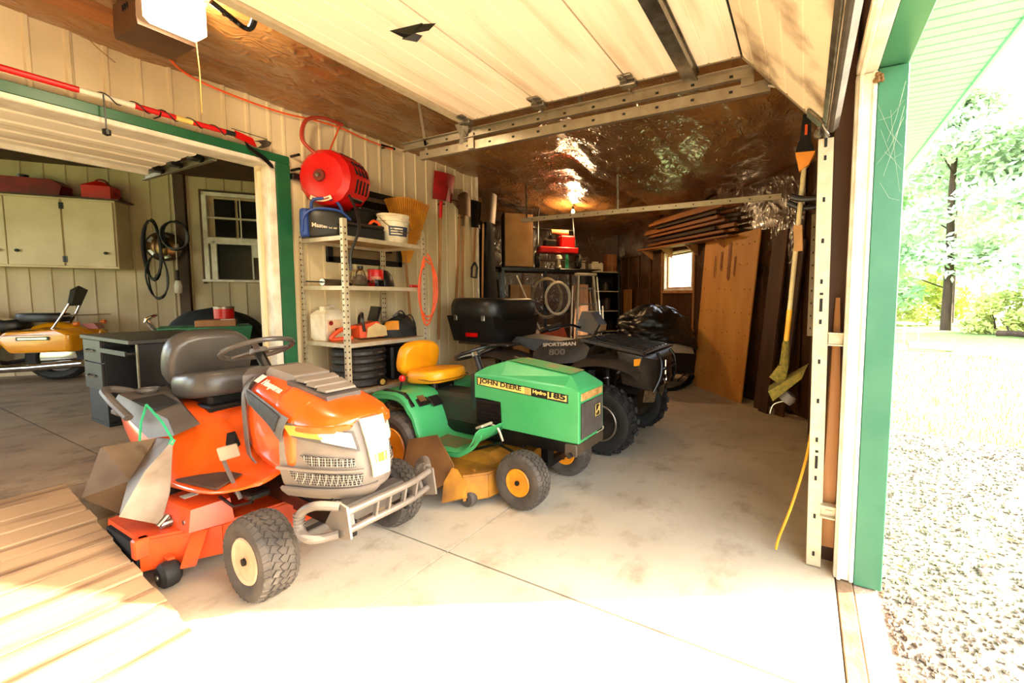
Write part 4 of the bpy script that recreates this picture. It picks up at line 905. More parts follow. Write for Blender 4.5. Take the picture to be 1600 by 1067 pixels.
Q = [(-.93, -.50, .40), (-.66, -.47, .47), (-.44, -.53, .31), (-.41, -.56, .22), (-.60, -.70, .10), (-.86, -.64, .12)]
Q = [Vector(p) for p in Q]; cen = Vector((-.68, -.54, .27)); off = Vector((0, .008, -.004))
chj._add(Q+[cen]+[p+off for p in Q]+[cen+off], [(k, (k+1) % 6, 6) for k in range(6)]+[((k+1) % 6+7, k+7, 13) for k in range(6)]+[(k, k+7, (k+1) % 6+7, (k+1) % 6) for k in range(6)])
obj('chute_deflector', chj, jbrown, jd, smooth=20)
obj('tie_rod', B().cyl((0.02, -.22, .30), (-.5, -.12, .36), .01, 6).cyl((-.25, -.24, .40), (-.55, -.28, .30), .012, 6), black_mt, jd)
# ================================================================ QUAD, SLED AND THE FAR CORNER
plastic_q = mat('quad_plastic', (.14, .12, .10), .4, c2=(.23, .195, .155), scale=6)
q = thing('quad_bike', 'black four-wheeled quad bike with knobby tyres and rear cargo box', 'quad bike', (3.95, 1.67, 0), -math.pi/2)
alloy = mat('quad_rim', (.30, .27, .24), .3, .7, c2=(.2, .18, .16))
for yy in (-.46, .46): wheel(q, 'front_wheel', (0, yy, .325), .305, .24, .17, alloy, 'qf', tread='knob', rub=rubber_dark, nlug=18, dish=.06)
for yy in (-.46, .46): wheel(q, 'rear_wheel', (-1.32, yy, .325), .305, .28, .17, alloy, 'qr', tread='knob', rub=rubber_dark, nlug=18, dish=.06)
for yy, nm in ((-.585, 'rim_ring'), (.585, 'rim_ring')): obj(nm, B().tube([(.165*math.cos(k*R(12)), yy, .325+.165*math.sin(k*R(12))) for k in range(30)], .009, 6, closed=True), galv, q)
obj('frame', B().box((-.6, 0, .42), (1.6, .34, .2), bev=.03).box((-.65, 0, .62), (.7, .3, .3), bev=.05), black_mt, q)
for sg in (-1, 1):
    for xx in (0, -1.32): obj('suspension_arm', B().cyl((xx+.08, sg*.15, .42), (xx, sg*.36, .32), .018, 8).cyl((xx-.10, sg*.15, .42), (xx, sg*.36, .32), .018, 8), black_mt, q)
    sh = obj('shock', B().cyl((-.05, sg*.30, .40), (-.10, sg*.22, .82), .03, 10), black_mt, q)
    obj('shock_collar', B().cyl((-.065, sg*.285, .56), (-.068, sg*.282, .585), .042, 12).cyl((-.078, sg*.262, .68), (-.08, sg*.26, .69), .04, 12), steel, sh)
    def fen(u, v):
        x = .36-u*.86; z = .80+.10*math.sin(min(1, u*1.15)*math.pi)**.6-.16*max(0, u-.8)*5*.4
        return Vector((x, sg*(.24+v*.32), z+.03*(1-v)-.05*max(0, v-.85)*6))
    obj('front_fender', B().sheet(fen, 14, 6, .014), plastic_q, q, smooth=60)
    def fr2(u, v):
        x = -.82-u*.95; z = .72+.18*math.sin(min(1, .15+u)*math.pi*.7)
        return Vector((x, sg*(.22+v*.36), z-.05*max(0, v-.85)*6))
    obj('rear_fender', B().sheet(fr2, 14, 6, .014), plastic_q, q, smooth=60)
    obj('side_panel', B().hull([(-.95, sg*.30, .74), (-.30, sg*.33, .84), (-.26, sg*.30, .98), (-.42, sg*.22, 1.06), (-.90, sg*.20, .98), (-.98, sg*.26, .88), (-.9, 0, .9), (-.3, 0, 1.0)]), plastic_q, q)
    obj('foot_well', B().box((-.62, sg*.40, .34), (.5, .22, .03), bev=.008).bar((-.36, sg*.40, .35), (-.25, sg*.42, .62), .2, .02), black_pl, q)
    obj('marker_lamp', B().hull([(.34, sg*.44, .87), (.30, sg*.50, .87), (.30, sg*.50, .93), (.36, sg*.42, .935), (.36, sg*.40, .88)]), mat('amber_marker', (.95, .60, .15), .25, coat=.6), q)
    obj('headlamp', B().hull([(.385, sg*.36, .78), (.39, sg*.26, .78), (.40, sg*.28, .90), (.385, sg*.37, .92)]+[(.36, sg*.36, .80), (.36, sg*.28, .88)]), mat('quad_lamp', (.55, .47, .36), .15, coat=1), q)
    obj('lower_guard', B().hull([(.37, sg*.12, .46), (.40, sg*.12, .60), (.33, sg*.34, .50), (.35, sg*.34, .62), (.30, sg*.2, .5), (.30, sg*.2, .6)]), mat('radiator_tan', (.46, .37, .25), .5, c2=(.25, .2, .14), scale=30), q)
    obj('rim_spokes', B().bar((-.14, sg*.565, .325), (.14, sg*.565, .325), .02, .035).bar((0, sg*.565, .185), (0, sg*.565, .465), .02, .035, up=(1, 0, 0)), alloy, q)
obj('front_body', B().hull([(.40, -.36, .62), (.40, .36, .62), (.34, -.46, .80), (.34, .46, .80), (.36, -.44, .95), (.36, .44, .95), (.10, -.42, .98), (.10, .42, .98), (.12, -.34, .66), (.12, .34, .66), (.43, -.2, .70), (.43, .2, .70), (.43, -.25, .90), (.43, .25, .90)]), plastic_q, q)
rk = obj('front_rack', B().hull([(.36, -.40, .955), (.36, .40, .955), (-.34, -.34, 1.045), (-.34, .34, 1.045), (.34, -.40, .985), (.34, .40, .985), (-.34, -.34, 1.075), (-.34, .34, 1.075)]), plastic_q, q)
for k in range(7): obj('rack_rib', B().bar((.33, -.33+k*.11, .99), (-.28, -.30+k*.10, 1.075), .022, .016, bev=.004), black_pl, rk)
obj('rack_rail', B().tube([(.38, -.42, .97), (.40, 0, .985), (.38, .42, .97)], .014, 8, smooth=4), black_mt, rk)
obj('winch_housing', B().box((.40, -.02, .68), (.08, .30, .12), bev=.015), black_mt, q)
obj('winch_hook', B().cyl((.46, -.06, .88), (.46, -.06, .74), .014, 8).tube([(.46, -.06, .74), (.46, -.03, .70), (.46, -.05, .655), (.46, -.09, .67), (.46, -.085, .70)], .011, 8, smooth=4), chrome, q)
obj('bull_bar', B().tube([(.42, -.30, .60), (.47, -.25, .74), (.47, -.22, .88), (.42, -.2, .96)], .016, 8, smooth=4).tube([(.42, .30, .60), (.47, .25, .74), (.47, .22, .88), (.42, .2, .96)], .016, 8, smooth=4).tube([(.47, -.24, .80), (.48, 0, .80), (.47, .24, .80)], .014, 8), black_mt, q)
obj('seat', B().hull([(-.50, -.14, 1.0), (-.50, .14, 1.0), (-.60, -.17, .92), (-.60, .17, .92), (-1.30, -.22, .98), (-1.30, .22, .98), (-1.25, -.2, 1.04), (-1.25, .2, 1.04), (-.75, -.15, 1.0), (-.75, .15, 1.0), (-.9, -.2, .86), (-.9, .2, .86)]), black_pl, q)
pod = obj('handlebar_pod', B().hull([(-.30, -.14, 1.10), (-.30, .14, 1.10), (-.26, -.10, 1.2), (-.26, .10, 1.2), (-.52, -.13, 1.14), (-.52, .13, 1.14), (-.45, -.12, 1.34), (-.45, .12, 1.34), (-.36, -.09, 1.33), (-.36, .09, 1.33)]), plastic_q, q)
obj('pod_lamp', B().hull([(-.262, -.08, 1.13), (-.262, .08, 1.13), (-.248, -.07, 1.2), (-.248, .07, 1.2), (-.28, -.08, 1.13), (-.28, .08, 1.2)]), mat('quad_lamp2', (.62, .52, .38), .15, coat=1), pod)
obj('handlebar', B().tube([(-.62, -.42, 1.16), (-.52, -.25, 1.20), (-.46, -.1, 1.16), (-.46, .1, 1.16), (-.52, .25, 1.20), (-.62, .42, 1.16)], .013, 8, smooth=4).cyl((-.58, -.36, 1.175), (-.65, -.46, 1.15), .02, 8).cyl((-.58, .36, 1.175), (-.65, .46, 1.15), .02, 8), black_mt, q)
lt = mat('quad_decal', (.72, .66, .56), .4)
lettering('SPORTSMAN', .05, lt, q, (-.80, -.333, .955), (.55, -.04, .055), (0, .2, 1), bold=.001, width=.42)
lettering('800', .085, mat('quad_decal_dark', (.38, .33, .27), .5), q, (-.72, -.343, .865), (.4, -.03, .04), (0, .2, 1), bold=.002, width=.21)
obj('rear_rack', B().box((-1.55, 0, .96), (.72, .86, .03), bev=.01), plastic_q, q)
bx_ = obj('cargo_box', B().hull([(-1.36, -.42, .98), (-1.36, .30, .98), (-1.96, -.44, .98), (-1.96, .32, .98), (-1.33, -.49, 1.27), (-1.33, .36, 1.27), (-2.0, -.50, 1.27), (-2.0, .36, 1.27)]), black_pl, q)
lb2 = B(); pad(lb2, Matrix.Translation((-1.665, -.07, 1.335)), .72, .90, .27, e=5.); lid = obj('box_lid', lb2, black_pl, bx_, smooth=50)
for k in (-.2, 0, .2): obj('lid_rib', B().box((-1.66+k, -.07, 1.462), (.05, .70, .012), bev=.004), black_pl, bx_)
obj('tail_reflector', B().box((-1.66, -.47, 1.06), (.16, .02, .045), Matrix.Rotation(.0, 3, 'X')), mat('red_reflector', (.8, .05, .03), .25, coat=.6), bx_)
for k in (-.2, .2): obj('lid_latch', B().box((-1.66+k, -.505, 1.25), (.05, .015, .06), bev=.004), steel, bx_)

def WF(a, b, z=0.): return Vector((9.98-.71407*a-.70007*b, 4.41+.70007*a-.71407*b, z))
# snowmobile under its cover
tarp = mat('black_tarp', (.065, .058, .052), .42, c2=(.10, .09, .08), scale=4, bump=.4, bscale=14)
sn = thing('snowmobile', 'black and white snowmobile wearing a black cover in front of the plywood', 'snowmobile', (6.95, 1.95, 0), math.atan2(-.62, .78))
obj('belly', B().hull([(.10, -.30, .22), (.10, .30, .22), (-.9, -.36, .25), (-.9, .36, .25), (.28, -.2, .40), (.28, .2, .40), (-.9, -.40, .62), (-.9, .40, .62), (.1, -.36, .56), (.1, .36, .56)]), black_pl, sn)
obj('hood', B().hull([(.30, -.16, .42), (.30, .16, .42), (.05, -.34, .56), (.05, .34, .56), (-.60, -.36, .66), (-.60, .36, .66), (-.15, -.2, .74), (-.15, .2, .74), (-.7, -.24, .92), (-.7, .24, .92)]), black_pl, sn)
for sg in (-1, 1):
    obj('hood_panel', B().hull([(.05, sg*.40, .56), (-.25, sg*.47, .60), (-.95, sg*.48, .66), (-1.0, sg*.40, .86), (-.5, sg*.44, .80), (.0, sg*.38, .68), (-.2, sg*.2, .6)]), mat('pale_panel', (.80, .72, .60), .35, coat=.4), sn)
    sk = obj('ski', B().loft([ring([(x, sg*.42-.07, z), (x, sg*.42+.07, z), (x, sg*.42+.07, z+.02), (x, sg*.42-.07, z+.02)]) for x, z in ((-1.25, .02), (-.35, .0), (-.18, .03), (-.06, .10), (.0, .2))]), black_pl, sn)
    obj('ski_loop', B().tube([(-.01, sg*.42, .18), (-.10, sg*.42, .26), (-.3, sg*.42, .14)], .012, 6, smooth=4), black_pl, sk)
    obj('ski_leg', B().cyl((-.55, sg*.42, .03), (-.5, sg*.34, .45), .03, 8), black_mt, sn)
obj('tunnel', B().box((-1.6, 0, .40), (1.5, .42, .3), bev=.03), black_pl, sn)
obj('drive_track', B().lathe([(.16, -.19), (.16, .19)], 20, (-2.2, 0, .165), 'y').box((-1.5, 0, .15), (1.5, .38, .28), bev=.05), rubber_dark, sn)
obj('seat', B().hull([(-.95, -.16, .6), (-.95, .16, .6), (-1.0, -.14, .78), (-1.0, .14, .78), (-1.9, -.18, .58), (-1.9, .18, .58), (-1.8, -.15, .80), (-1.8, .15, .80)]), black_pl, sn)
def cov(u, v):
    t = u*2*math.pi; r = max(0., 1-v**2.4)**.5; k = 1+.10*noise.noise(Vector((math.cos(t)*2, math.sin(t)*2, v*3)))+.09*(abs(noise.noise(Vector((math.cos(t)*4, math.sin(t)*4, v*5))))-.2)+.04*noise.noise(Vector((math.cos(t)*9, math.sin(t)*9, v*12)))
    return Vector((-.40+.70*math.cos(t)*r*k-.08*v, .56*math.sin(t)*r*k, .74+.60*v*k+.04*math.sin(t*3)*(1-v)+.10*math.cos(t)*-(1-v)))
obj('cover', B().sheet(cov, 90, 40, .006), tarp, sn, smooth=80)
obj('cover_hem', B().tube([cov(k/24, .02)*1. for k in range(24)], .03, 8, closed=True), tarp, sn)
obj('cover_strap', B().tube([(-.2, .44, .80), (-.12, .46, .76), (-.06, .44, .79), (-.12, .43, .82)], .010, 6, smooth=4), galv, sn)

# plywood sheet and boards against the angled wall (wall frame: s along, d off the wall)
def WWp(s, d, z=0.): return Vector((5.6+.7*s-.714*d, -.06+.714*s+.7*d, z))
ply_m = mat('plywood', (.80, .55, .25), .6, c2=(.72, .46, .19), scale=3, stretch=(1, 1, .3))
ply = thing('plywood_sheet', 'tan plywood sheet with rows of knots leaning on the wall beside the small window', 'plywood', WWp(1.5, .0), WWR)
obj('sheet', B().hull([(-.62, .26, 0), (.62, .26, 0), (-.62, .28, 0), (.62, .28, 0), (-.72, .09, 2.44), (.63, .07, 2.43), (-.72, .11, 2.44), (.63, .09, 2.43)]), ply_m, ply)
kn = mat('knot', (.42, .24, .08), .7); random.seed(11)
for r_ in range(7):
    for c in range(9):
        if random.random() < .2: continue
        z = .30+r_*.33+random.uniform(-.03, .03); x = -.58+c*.145+random.uniform(-.02, .02)-z*.03; y = .281-.07*z+.003
        obj('knot', B().lathe([(0, .003), (.009, .002), (.011, 0)], 7, (x, y, z), 'y'), kn, ply)
for x, z0, z1, w_ in ((-.08, 1.75, 2.32, .05), (.12, 1.9, 2.2, .03), (-.22, 1.8, 2.1, .025), (.28, 1.8, 2.15, .02)):
    obj('stain', B().hull([(x-w_/2, .283-.07*z0, z0), (x+w_/2, .283-.07*z0, z0+.05), (x+w_*.7, .283-.07*z1, z1), (x-w_*.6, .283-.07*z1, z1), (x, .281-.07*z0, z0), (x, .281-.07*z1, z1)]), mat('water_stain', (.55, .28, .08), .6), ply)
for k, (s, d, wd, hh) in enumerate(((.42, .22, .16, 2.35), (.22, .14, .14, 2.2), (.60, .16, .12, 2.3))):
    tag(obj('leaning_board', B().hull([(s-wd/2, d+.05, 0), (s+wd/2, d+.05, 0), (s-wd/2, d+.08, 0), (s+wd/2, d+.08, 0), (s-wd/2-.10, d-.10, hh), (s+wd/2-.10, d-.10, hh), (s-wd/2-.10, d-.07, hh), (s+wd/2-.10, d-.07, hh)]), wood_dark, loc=(5.6, -.06, 0), rot=WWR), ['widest dark board leaning upright beside the plywood edge', 'dark board leaning upright nearest the hanging trimmer', 'narrow dark board leaning behind the plywood edge'][k], 'board', 'dark boards leaning by the plywood')
# lumber on the rack above the window
lr = thing('lumber_rack', 'wooden bracket shelf above the small window holding lumber', 'rack', (5.6, -.06, 0), WWR)
obj('rack_board', B().bar((1.25, .16, 2.40), (4.5, .16, 2.50), .26, .03, bev=.004), wood_x, lr)
for s in (1.6, 2.5, 3.4, 4.25): obj('rack_bracket', B().hull([(s-.02, .02, 2.2+.03*(s-1.6)), (s+.02, .02, 2.2+.03*(s-1.6)), (s-.02, .02, 2.385+.031*(s-1.6)), (s+.02, .02, 2.385+.031*(s-1.6)), (s-.02, .28, 2.385+.031*(s-1.6)), (s+.02, .28, 2.385+.031*(s-1.6))]), wood_new, lr)
random.seed(21); cnt = 0
names = ['lowest', 'second', 'third', 'fourth', 'fifth', 'sixth', 'topmost']
for k in range(7):
    z = 2.455+k*.078; n = 3 if k < 6 else 2
    for j in range(n):
        s0 = 1.35+random.uniform(-.25, .35)+(.2 if k > 3 else 0); s1 = 3.6+random.uniform(-.4, .8); y = .07+j*.085
        o = obj('lumber_plank', B().bar((s0, y+random.uniform(-.01, .01), z+.03), (s1, y+random.uniform(-.015, .015), z+.03+.03*(s1-s0)), .078, .05 if k % 2 else .04, bev=.003), wood_x if (k+j) % 3 else wood_xd, loc=(5.6, -.06, 0), rot=WWR)
        tag(o, '%s plank in the %s layer of lumber stacked above the window' % (['rearmost', 'middle', 'front'][j if n == 3 else 2*j], names[k]), 'plank', 'lumber above the window')
# far shelving
fs = thing('far_shelf', 'dark shelving unit with pale shelf edges against the far wall', 'shelf', WF(.55, .2), FWR)
for x in (-.37, .37): obj('side', B().box((x, .0, 1.05), (.02, .38, 2.1)), black_mt, fs)
obj('back', B().box((0, -.17, 1.05), (.74, .01, 2.08)), dark_hole, fs)
for z in (.15, .62, 1.13, 1.62, 2.1): sh = obj('shelf', B().box((0, 0, z), (.74, .38, .02)), wood_dark, fs); obj('edge_strip', B().box((0, .195, z), (.74, .008, .022)), galv_paint, sh)
bx = thing('white_carton', 'cream cardboard carton on top of the far shelving unit', 'box', WF(.72, .22, 2.112), FWR)
obj('carton', B().box((0, 0, .10), (.30, .26, .2), bev=.004), white_pl, bx); obj('flap', B().box((.05, .12, .215), (.16, .02, .05)).box((-.10, .12, .205), (.06, .02, .03)), white_pl, bx)
bx = thing('brown_carton', 'brown upright box on top of the far shelving unit', 'box', WF(.33, .2, 2.112), FWR)
obj('carton', B().box((0, 0, .22), (.26, .28, .44), bev=.004), wood_x, bx); obj('tape', B().box((0, .142, .22), (.05, .004, .43)), wood_new, bx)
for k, (x, z, h, c) in enumerate(((.75, 1.64, .30, (.30, .24, .16)), (.45, 1.64, .2, (.2, .17, .14)), (.70, 1.15, .25, (.5, .42, .3)), (.42, 1.15, .3, (.22, .16, .11)), (.6, .64, .3, (.25, .22, .2)))):
    b = thing('storage_tin', ['taller dim tin on the upper far shelf', 'shorter dark tin on the upper far shelf', 'pale tin on the middle far shelf', 'brown tin on the middle far shelf', 'grey tin on the lower far shelf'][k], 'tin', WF(x, .22, z))
    obj('tin', B().lathe([(.09, 0), (.10, .01), (.10, h-.02), (.085, h)], 14), mat('tin%d' % k, c, .5), b); obj('lid', B().lathe([(.103, h-.03), (.103, h+.005), (0, h+.006)], 14), black_mt, b)
# raised rack with cabinet and red cart
rk = thing('storage_rack', 'black steel rack standing under the bare bulb at the back', 'rack', WF(2.5, 2.55), FWR)
dkk = obj('deck', B().box((0, 0, 1.955), (1.62, .72, .06), bev=.006), black_mt, rk)
for x in (-.78, -.26, .26, .78): obj('deck_board', B().box((x*.96, 0, 1.987), (.48, .70, .012)), dark_hole, dkk)
for x in (-.78, .78):
    for y in (-.33, .33): obj('post', B().box((x, y, .97), (.05, .05, 1.94)), black_mt, rk)
obj('post', B().box((.05, .33, .97), (.05, .05, 1.94)), black_mt, rk)
for z in (.35, 1.2): obj('cross_bar', B().box((0, -.33, z), (1.56, .03, .04)), black_mt, rk)
obj('lower_deck', B().box((0, 0, .62), (1.56, .66, .03)), black_mt, rk)
cb_ = thing('tan_cabinet', 'upright dark box with plain tan front standing on the black rack', 'cabinet', WF(3.0, 2.62, 1.994), FWR)
obj('body', B().box((0, -.02, .465), (.50, .46, .93)), wood_dark, cb_)
fp = obj('front_panel', B().box((0, .215, .465), (.47, .02, .90), bev=.003), mat('tan_panel', (.74, .56, .32), .6, c2=(.66, .48, .26), scale=4), cb_)
for x, z in ((-.05, .58), (.06, .58), (-.04, .33), (.05, .30)): obj('screw', B().lathe([(.006, 0), (.006, .003), (0, .004)], 6, (x, .225, z), 'y'), hole_m, fp)
ct = thing('red_cart', 'red two-wheeled machine with tall handles on the black rack', 'cart', WF(2.28, 2.62, 1.994), FWR)
for x in (-.38, .38):
    w_ = obj('wheel', B().lathe([(.10, -.03), (.125, -.03), (.135, -.015), (.135, .015), (.125, .03), (.10, .03), (.10, -.03)], 20, (0, 0, 0), 'x'), rubber_dark, ct, loc=(x, .1, .136))
    w_.data.polygons.foreach_set('use_smooth', [True]*len(w_.data.polygons))
    obj('wheel_disc', B().lathe([(0, -.015), (.1, -.015), (.1, .015), (0, .015)], 16, (0, 0, 0), 'x'), galv_paint, w_)
    obj('handle', B().tube([(x*.95, .05, .33), (x*.9, -.02, .6), (x*.86, -.08, .95), (x*.80, -.1, 1.10)], .014, 8, smooth=3), black_mt, ct)
obj('axle', B().cyl((-.38, .1, .136), (.38, .1, .136), .012, 8), steel, ct)
obj('tray', B().box((0, .05, .33), (.70, .36, .10), bev=.012), red_pl, ct)
obj('engine', B().box((-.16, .05, .49), (.28, .28, .22), bev=.03), red_pl, ct)
obj('engine_block', B().box((.14, .05, .45), (.24, .2, .14), bev=.03).cyl((.1, .05, .5), (.1, .05, .6), .06, 10), black_mt, ct)
obj('roller', B().cyl((-.22, -.02, .68), (.10, -.02, .68), .045, 12), wood_new, ct)
for z, y in ((.72, -.04), (.98, -.085)): obj('cross_bar', B().cyl((-.32, y, z), (.32, y, z), .012, 8), black_mt, ct)
lan = thing('lantern', 'white-topped lantern standing under the red machine', 'lantern', WF(2.3, 2.86, 1.994))
obj('base', B().lathe([(.05, 0), (.055, .03), (.035, .05), (.035, .16)], 12), galv_paint, lan); obj('cap', B().lathe([(.035, .16), (.06, .17), (.05, .22), (.02, .235), (0, .236)], 12), white_pl, lan)
gt = thing('green_bundle', 'green ribbed plastic bundle beside the lantern on the rack', 'bundle', WF(2.15, 2.86, 1.994))
for k in range(7): obj('strip', B().tube([(-.05+k*.017, 0, 0), (-.045+k*.014, .01*(k % 3), .12), (-.035+k*.010, 0, .25)], .008, 6), gc, gt)
# bare bulb with a small socket lamp
lb_ = thing('bare_bulb', 'glowing bare bulb hanging from the film ceiling above the red machine', 'lamp', WF(2.05, 2.9, 3.02))
obj('glass', B().lathe([(0, -.05), (.024, -.042), (.03, -.02), (.022, .005), (.013, .02)], 14), mat('bulb_glow', (1, .9, .7), .3, emit=((1, .80, .45), 60)), lb_)
obj('socket', B().lathe([(.016, .02), (.02, .025), (.02, .07), (.008, .08)], 12), black_pl, lb_); obj('wire', B().tube([(0, 0, .08), (.04, 0, .11), (.10, .02, .10), (.16, .02, .13)], .006, 6, smooth=4), black_pl, lb_)
bl = bpy.data.lights.new('bulb_light', 'POINT'); bl.energy = 62; bl.color = (1, .66, .32); bl.shadow_soft_size = .03
bo = bpy.data.objects.new('bulb_light', bl); col.objects.link(bo); bo.parent = lb_; bo.location = (0, .0, -.10)
# things under the rack
hc = mat('grey_hose', (.62, .56, .46), .5, c2=(.5, .44, .35), scale=8)
for i, (a, r0, mm, lab) in enumerate(((2.55, .34, hc, 'large grey hose coil hung under the black rack'), (2.38, .28, white_trim, 'smaller pale hose coil hung under the black rack'))):
    b = B(); pts = []
    for k in range(6*20):
        t = k/20*2*math.pi; rr = r0*(1+.05*math.sin(k*.7+i)); pts.append((rr*.74*math.cos(t), .015*math.sin(k*.31)+(k/120-.5)*.10, rr*math.sin(t)))
    tag(obj('hose_coil', b.tube(pts, .011, 6), mm, loc=WF(a, 3.02+i*.10, 1.46), rot=FWR), lab, 'hose', 'hose coils under the rack')
ld = thing('step_ladder', 'white aluminium step ladder standing behind the quad bike', 'ladder', WF(1.93, 3.30), FWR)
for sg in (-1, 1):
    obj('rail', B().bar((sg*.25, .22, 0), (sg*.13, 0, 1.86), .06, .025, up=(1, 0, 0)), white_trim, ld); obj('rear_rail', B().bar((sg*.24, -.32, 0), (sg*.14, -.03, 1.8), .03, .02, up=(1, 0, 0)), galv, ld)
for k in range(6): z = .28+k*.27; obj('step', B().box((0, .21-.12*z, z), (.48-.125*z, .09, .025)), galv, ld)
obj('top_cap', B().box((0, -.01, 1.87), (.36, .16, .04), bev=.006), white_pl, ld)
mp_ = thing('mop', 'pale mop handle leaning in front of the hose coils', 'mop', WF(2.75, 3.1, 0), FWR)
obj('handle', B().cyl((-.10, .08, .8), (.32, -.08, 1.84), .012, 8), white_trim, mp_); obj('head', B().hull([(-.20, .06, .66), (-.06, .06, .64), (-.08, .10, .84), (-.13, .10, .84), (-.12, .14, .66), (-.1, .02, .66)]), white_pl, mp_)
obj('shaft_foot', B().cyl((-.10, .08, .8), (-.30, .16, .0), .012, 8), white_trim, mp_)
ob = thing('orange_carton', 'tilted orange cardboard box with a dark mark behind the quad seat', 'box', WF(2.56, 3.60, .66), FWR)
rr = Matrix.Rotation(R(20), 3, 'Y')
bb = obj('carton', B().box((0, 0, .19), (.36, .26, .25), rr, bev=.004), mat('orange_card', (.76, .30, .07), .6, c2=(.68, .25, .05)), ob)
obj('printed_mark', B().box((.10, .132, .16), (.06, .004, .07), rr), black_pl, bb); obj('lid_flap', B().box((.05, -.02, .335), (.36, .28, .02), rr), black_pl, bb)
tb = thing('dark_tote', 'black storage tote on the floor below the orange box', 'tote', WF(2.56, 3.60, 0), FWR)
obj('body', B().hull([(-.21, -.17, 0), (.21, -.17, 0), (-.21, .17, 0), (.21, .17, 0), (-.24, -.2, .60), (.24, -.2, .60), (-.24, .2, .60), (.24, .2, .60)]), black_pl, tb); obj('lid', B().box((0, 0, .63), (.52, .44, .06), bev=.015), black_pl, tb)
cr = thing('cream_bin', 'tall cream plastic bin with a wide rim beside the mop', 'bin', WF(3.05, 3.25, 0), FWR)
obj('body', B().hull([(-.11, -.1, 0), (.11, -.1, 0), (-.11, .1, 0), (.11, .1, 0), (-.15, -.13, 1.17), (.15, -.13, 1.17), (-.15, .13, 1.17), (.15, .13, 1.17)]), mat('cream_bin', (.80, .62, .36), .5), cr); obj('rim', B().box((0, 0, 1.18), (.34, .29, .03), bev=.01), white_pl, cr)
jg = thing('tan_jug', 'small tan fuel jug lying on the cream bin', 'jug', WF(3.16, 3.12, 1.195), FWR)
obj('body', B().box((0, 0, .07), (.24, .14, .14), bev=.035), mat('tan_jug', (.78, .60, .34), .5), jg); obj('cap', B().cyl((-.12, 0, .07), (-.15, 0, .07), .03, 12), wood_dark, jg)
for k, (a, b_, z, d, c, lab) in enumerate(((1.80, 2.45, 1.36, (.30, .3, .36), (.55, .36, .2), 'brown cardboard box on the ladder side of the rack'), (2.95, 2.5, 1.2, (.36, .3, .5), (.66, .48, .28), 'tan cardboard box behind the hose coils'))):
    o = thing('carton', lab, 'box', WF(a, b_, .635), FWR, 'cartons under the rack')
    obj('carton', B().box((0, 0, (z-.635+d[2])/2), (d[0], d[1], z-.635+d[2]), bev=.004), mat('carton%d' % k, c, .7), o); obj('tape', B().box((0, d[1]/2+.001, (z-.635+d[2])/2), (.05, .003, z-.635+d[2]-.01)), wood_new, o)
pr = thing('paddle', 'slim pale pole leaning on the right post of the rack', 'pole', WF(1.58, 3.0), FWR)
obj('shaft', B().cyl((-.08, .1, 0), (.04, -.02, 1.85), .012, 8), white_trim, pr); obj('blade', B().hull([(-.07, .07, .9), (-.02, .07, 1.0), (-.055, .06, 1.32), (-.03, .06, 1.32), (-.05, .085, .9), (-.04, .08, 1.3)]), white_trim, pr)
# dark pile hanging at the end of the siding wall
random.seed(5)
ht = thing('dark_coat', 'black coat hanging in the gloom past the end of the siding', 'coat', (5.42, 4.82, 0), R(40))
def coat(u, v):
    t = u*2*math.pi; r = .16+.13*v*.6+.03*noise.noise(Vector((math.cos(t)*2, math.sin(t)*2, v*3)))
    return Vector((r*1.35*math.cos(t)*(.5+.5*min(1, v*5)), r*.6*math.sin(t)*(.5+.5*min(1, v*5)), 2.85-1.5*v))
obj('body', B().sheet(coat, 24, 14, .01), mat('black_cloth', (.045, .04, .035), .9), ht, smooth=70); obj('sleeve', B().tube([(.14, .0, 2.75), (.24, .05, 2.3), (.24, .10, 1.9)], .06, 10, smooth=4), mat('black_cloth', (.045, .04, .035), .9), ht)
obj('peg', B().cyl((0, -.1, 2.9), (0, .0, 2.84), .012, 8), wood_dark, ht)
bd = thing('tall_trash_bin', 'grey board standing on edge under the raised rack', 'board', WF(3.38, 2.75), FWR)
obj('board', B().box((0, 0, .95), (.05, .2, 1.9), bev=.004), mat('grey_board', (.42, .38, .26), .7), bd); obj('end_grain', B().box((0, 0, 1.905), (.046, .19, .01)), wood_dark, bd)
bd.name = 'grey_board'

for k, (a, b_, z, w_, d_, h_, c, lab) in enumerate(((3.05, 2.27, 1.994, .2, .2, .16, (.18, .15, .12), 'dark tin box behind the tan-fronted cabinet'), (1.84, 2.62, 1.994, .16, .2, .14, (.5, .45, .38), 'grey tin box at the right end of the raised rack'), (2.50, 2.42, .637, .34, .3, .30, (.34, .24, .15), 'brown crate on the lower rack deck'))):
    o = thing('tin_box', lab, 'box', WF(a, b_, z), FWR); obj('body', B().box((0, 0, h_/2), (w_, d_, h_), bev=.008), mat('tinbox%d' % k, c, .5), o); obj('lid', B().box((0, 0, h_+.008), (w_+.012, d_+.012, .02), bev=.004), mat('tinlid%d' % k, tuple(x*.8 for x in c), .5), o)
for k, (a, zt, lean, lab) in enumerate(((3.28, 1.75, .10, 'dark iron pipe leaning left of the cream bin'), (2.20, 1.70, -.12, 'pale broom stick leaning beside the step ladder'), (1.70, 1.60, .06, 'brown stick leaning between ladder and rack post'))):
    o = thing('long_stick', lab, 'stick', WF(a, 3.1), FWR); obj('shaft', B().cyl((0, .12, 0), (lean, -.10, zt), .014, 8), (black_mt, white_trim, handle_w)[k], o); obj('end_cap', B().lathe([(.017, -.02), (.017, .02), (0, .022)], 8, (lean, -.10, zt)), black_pl, o)
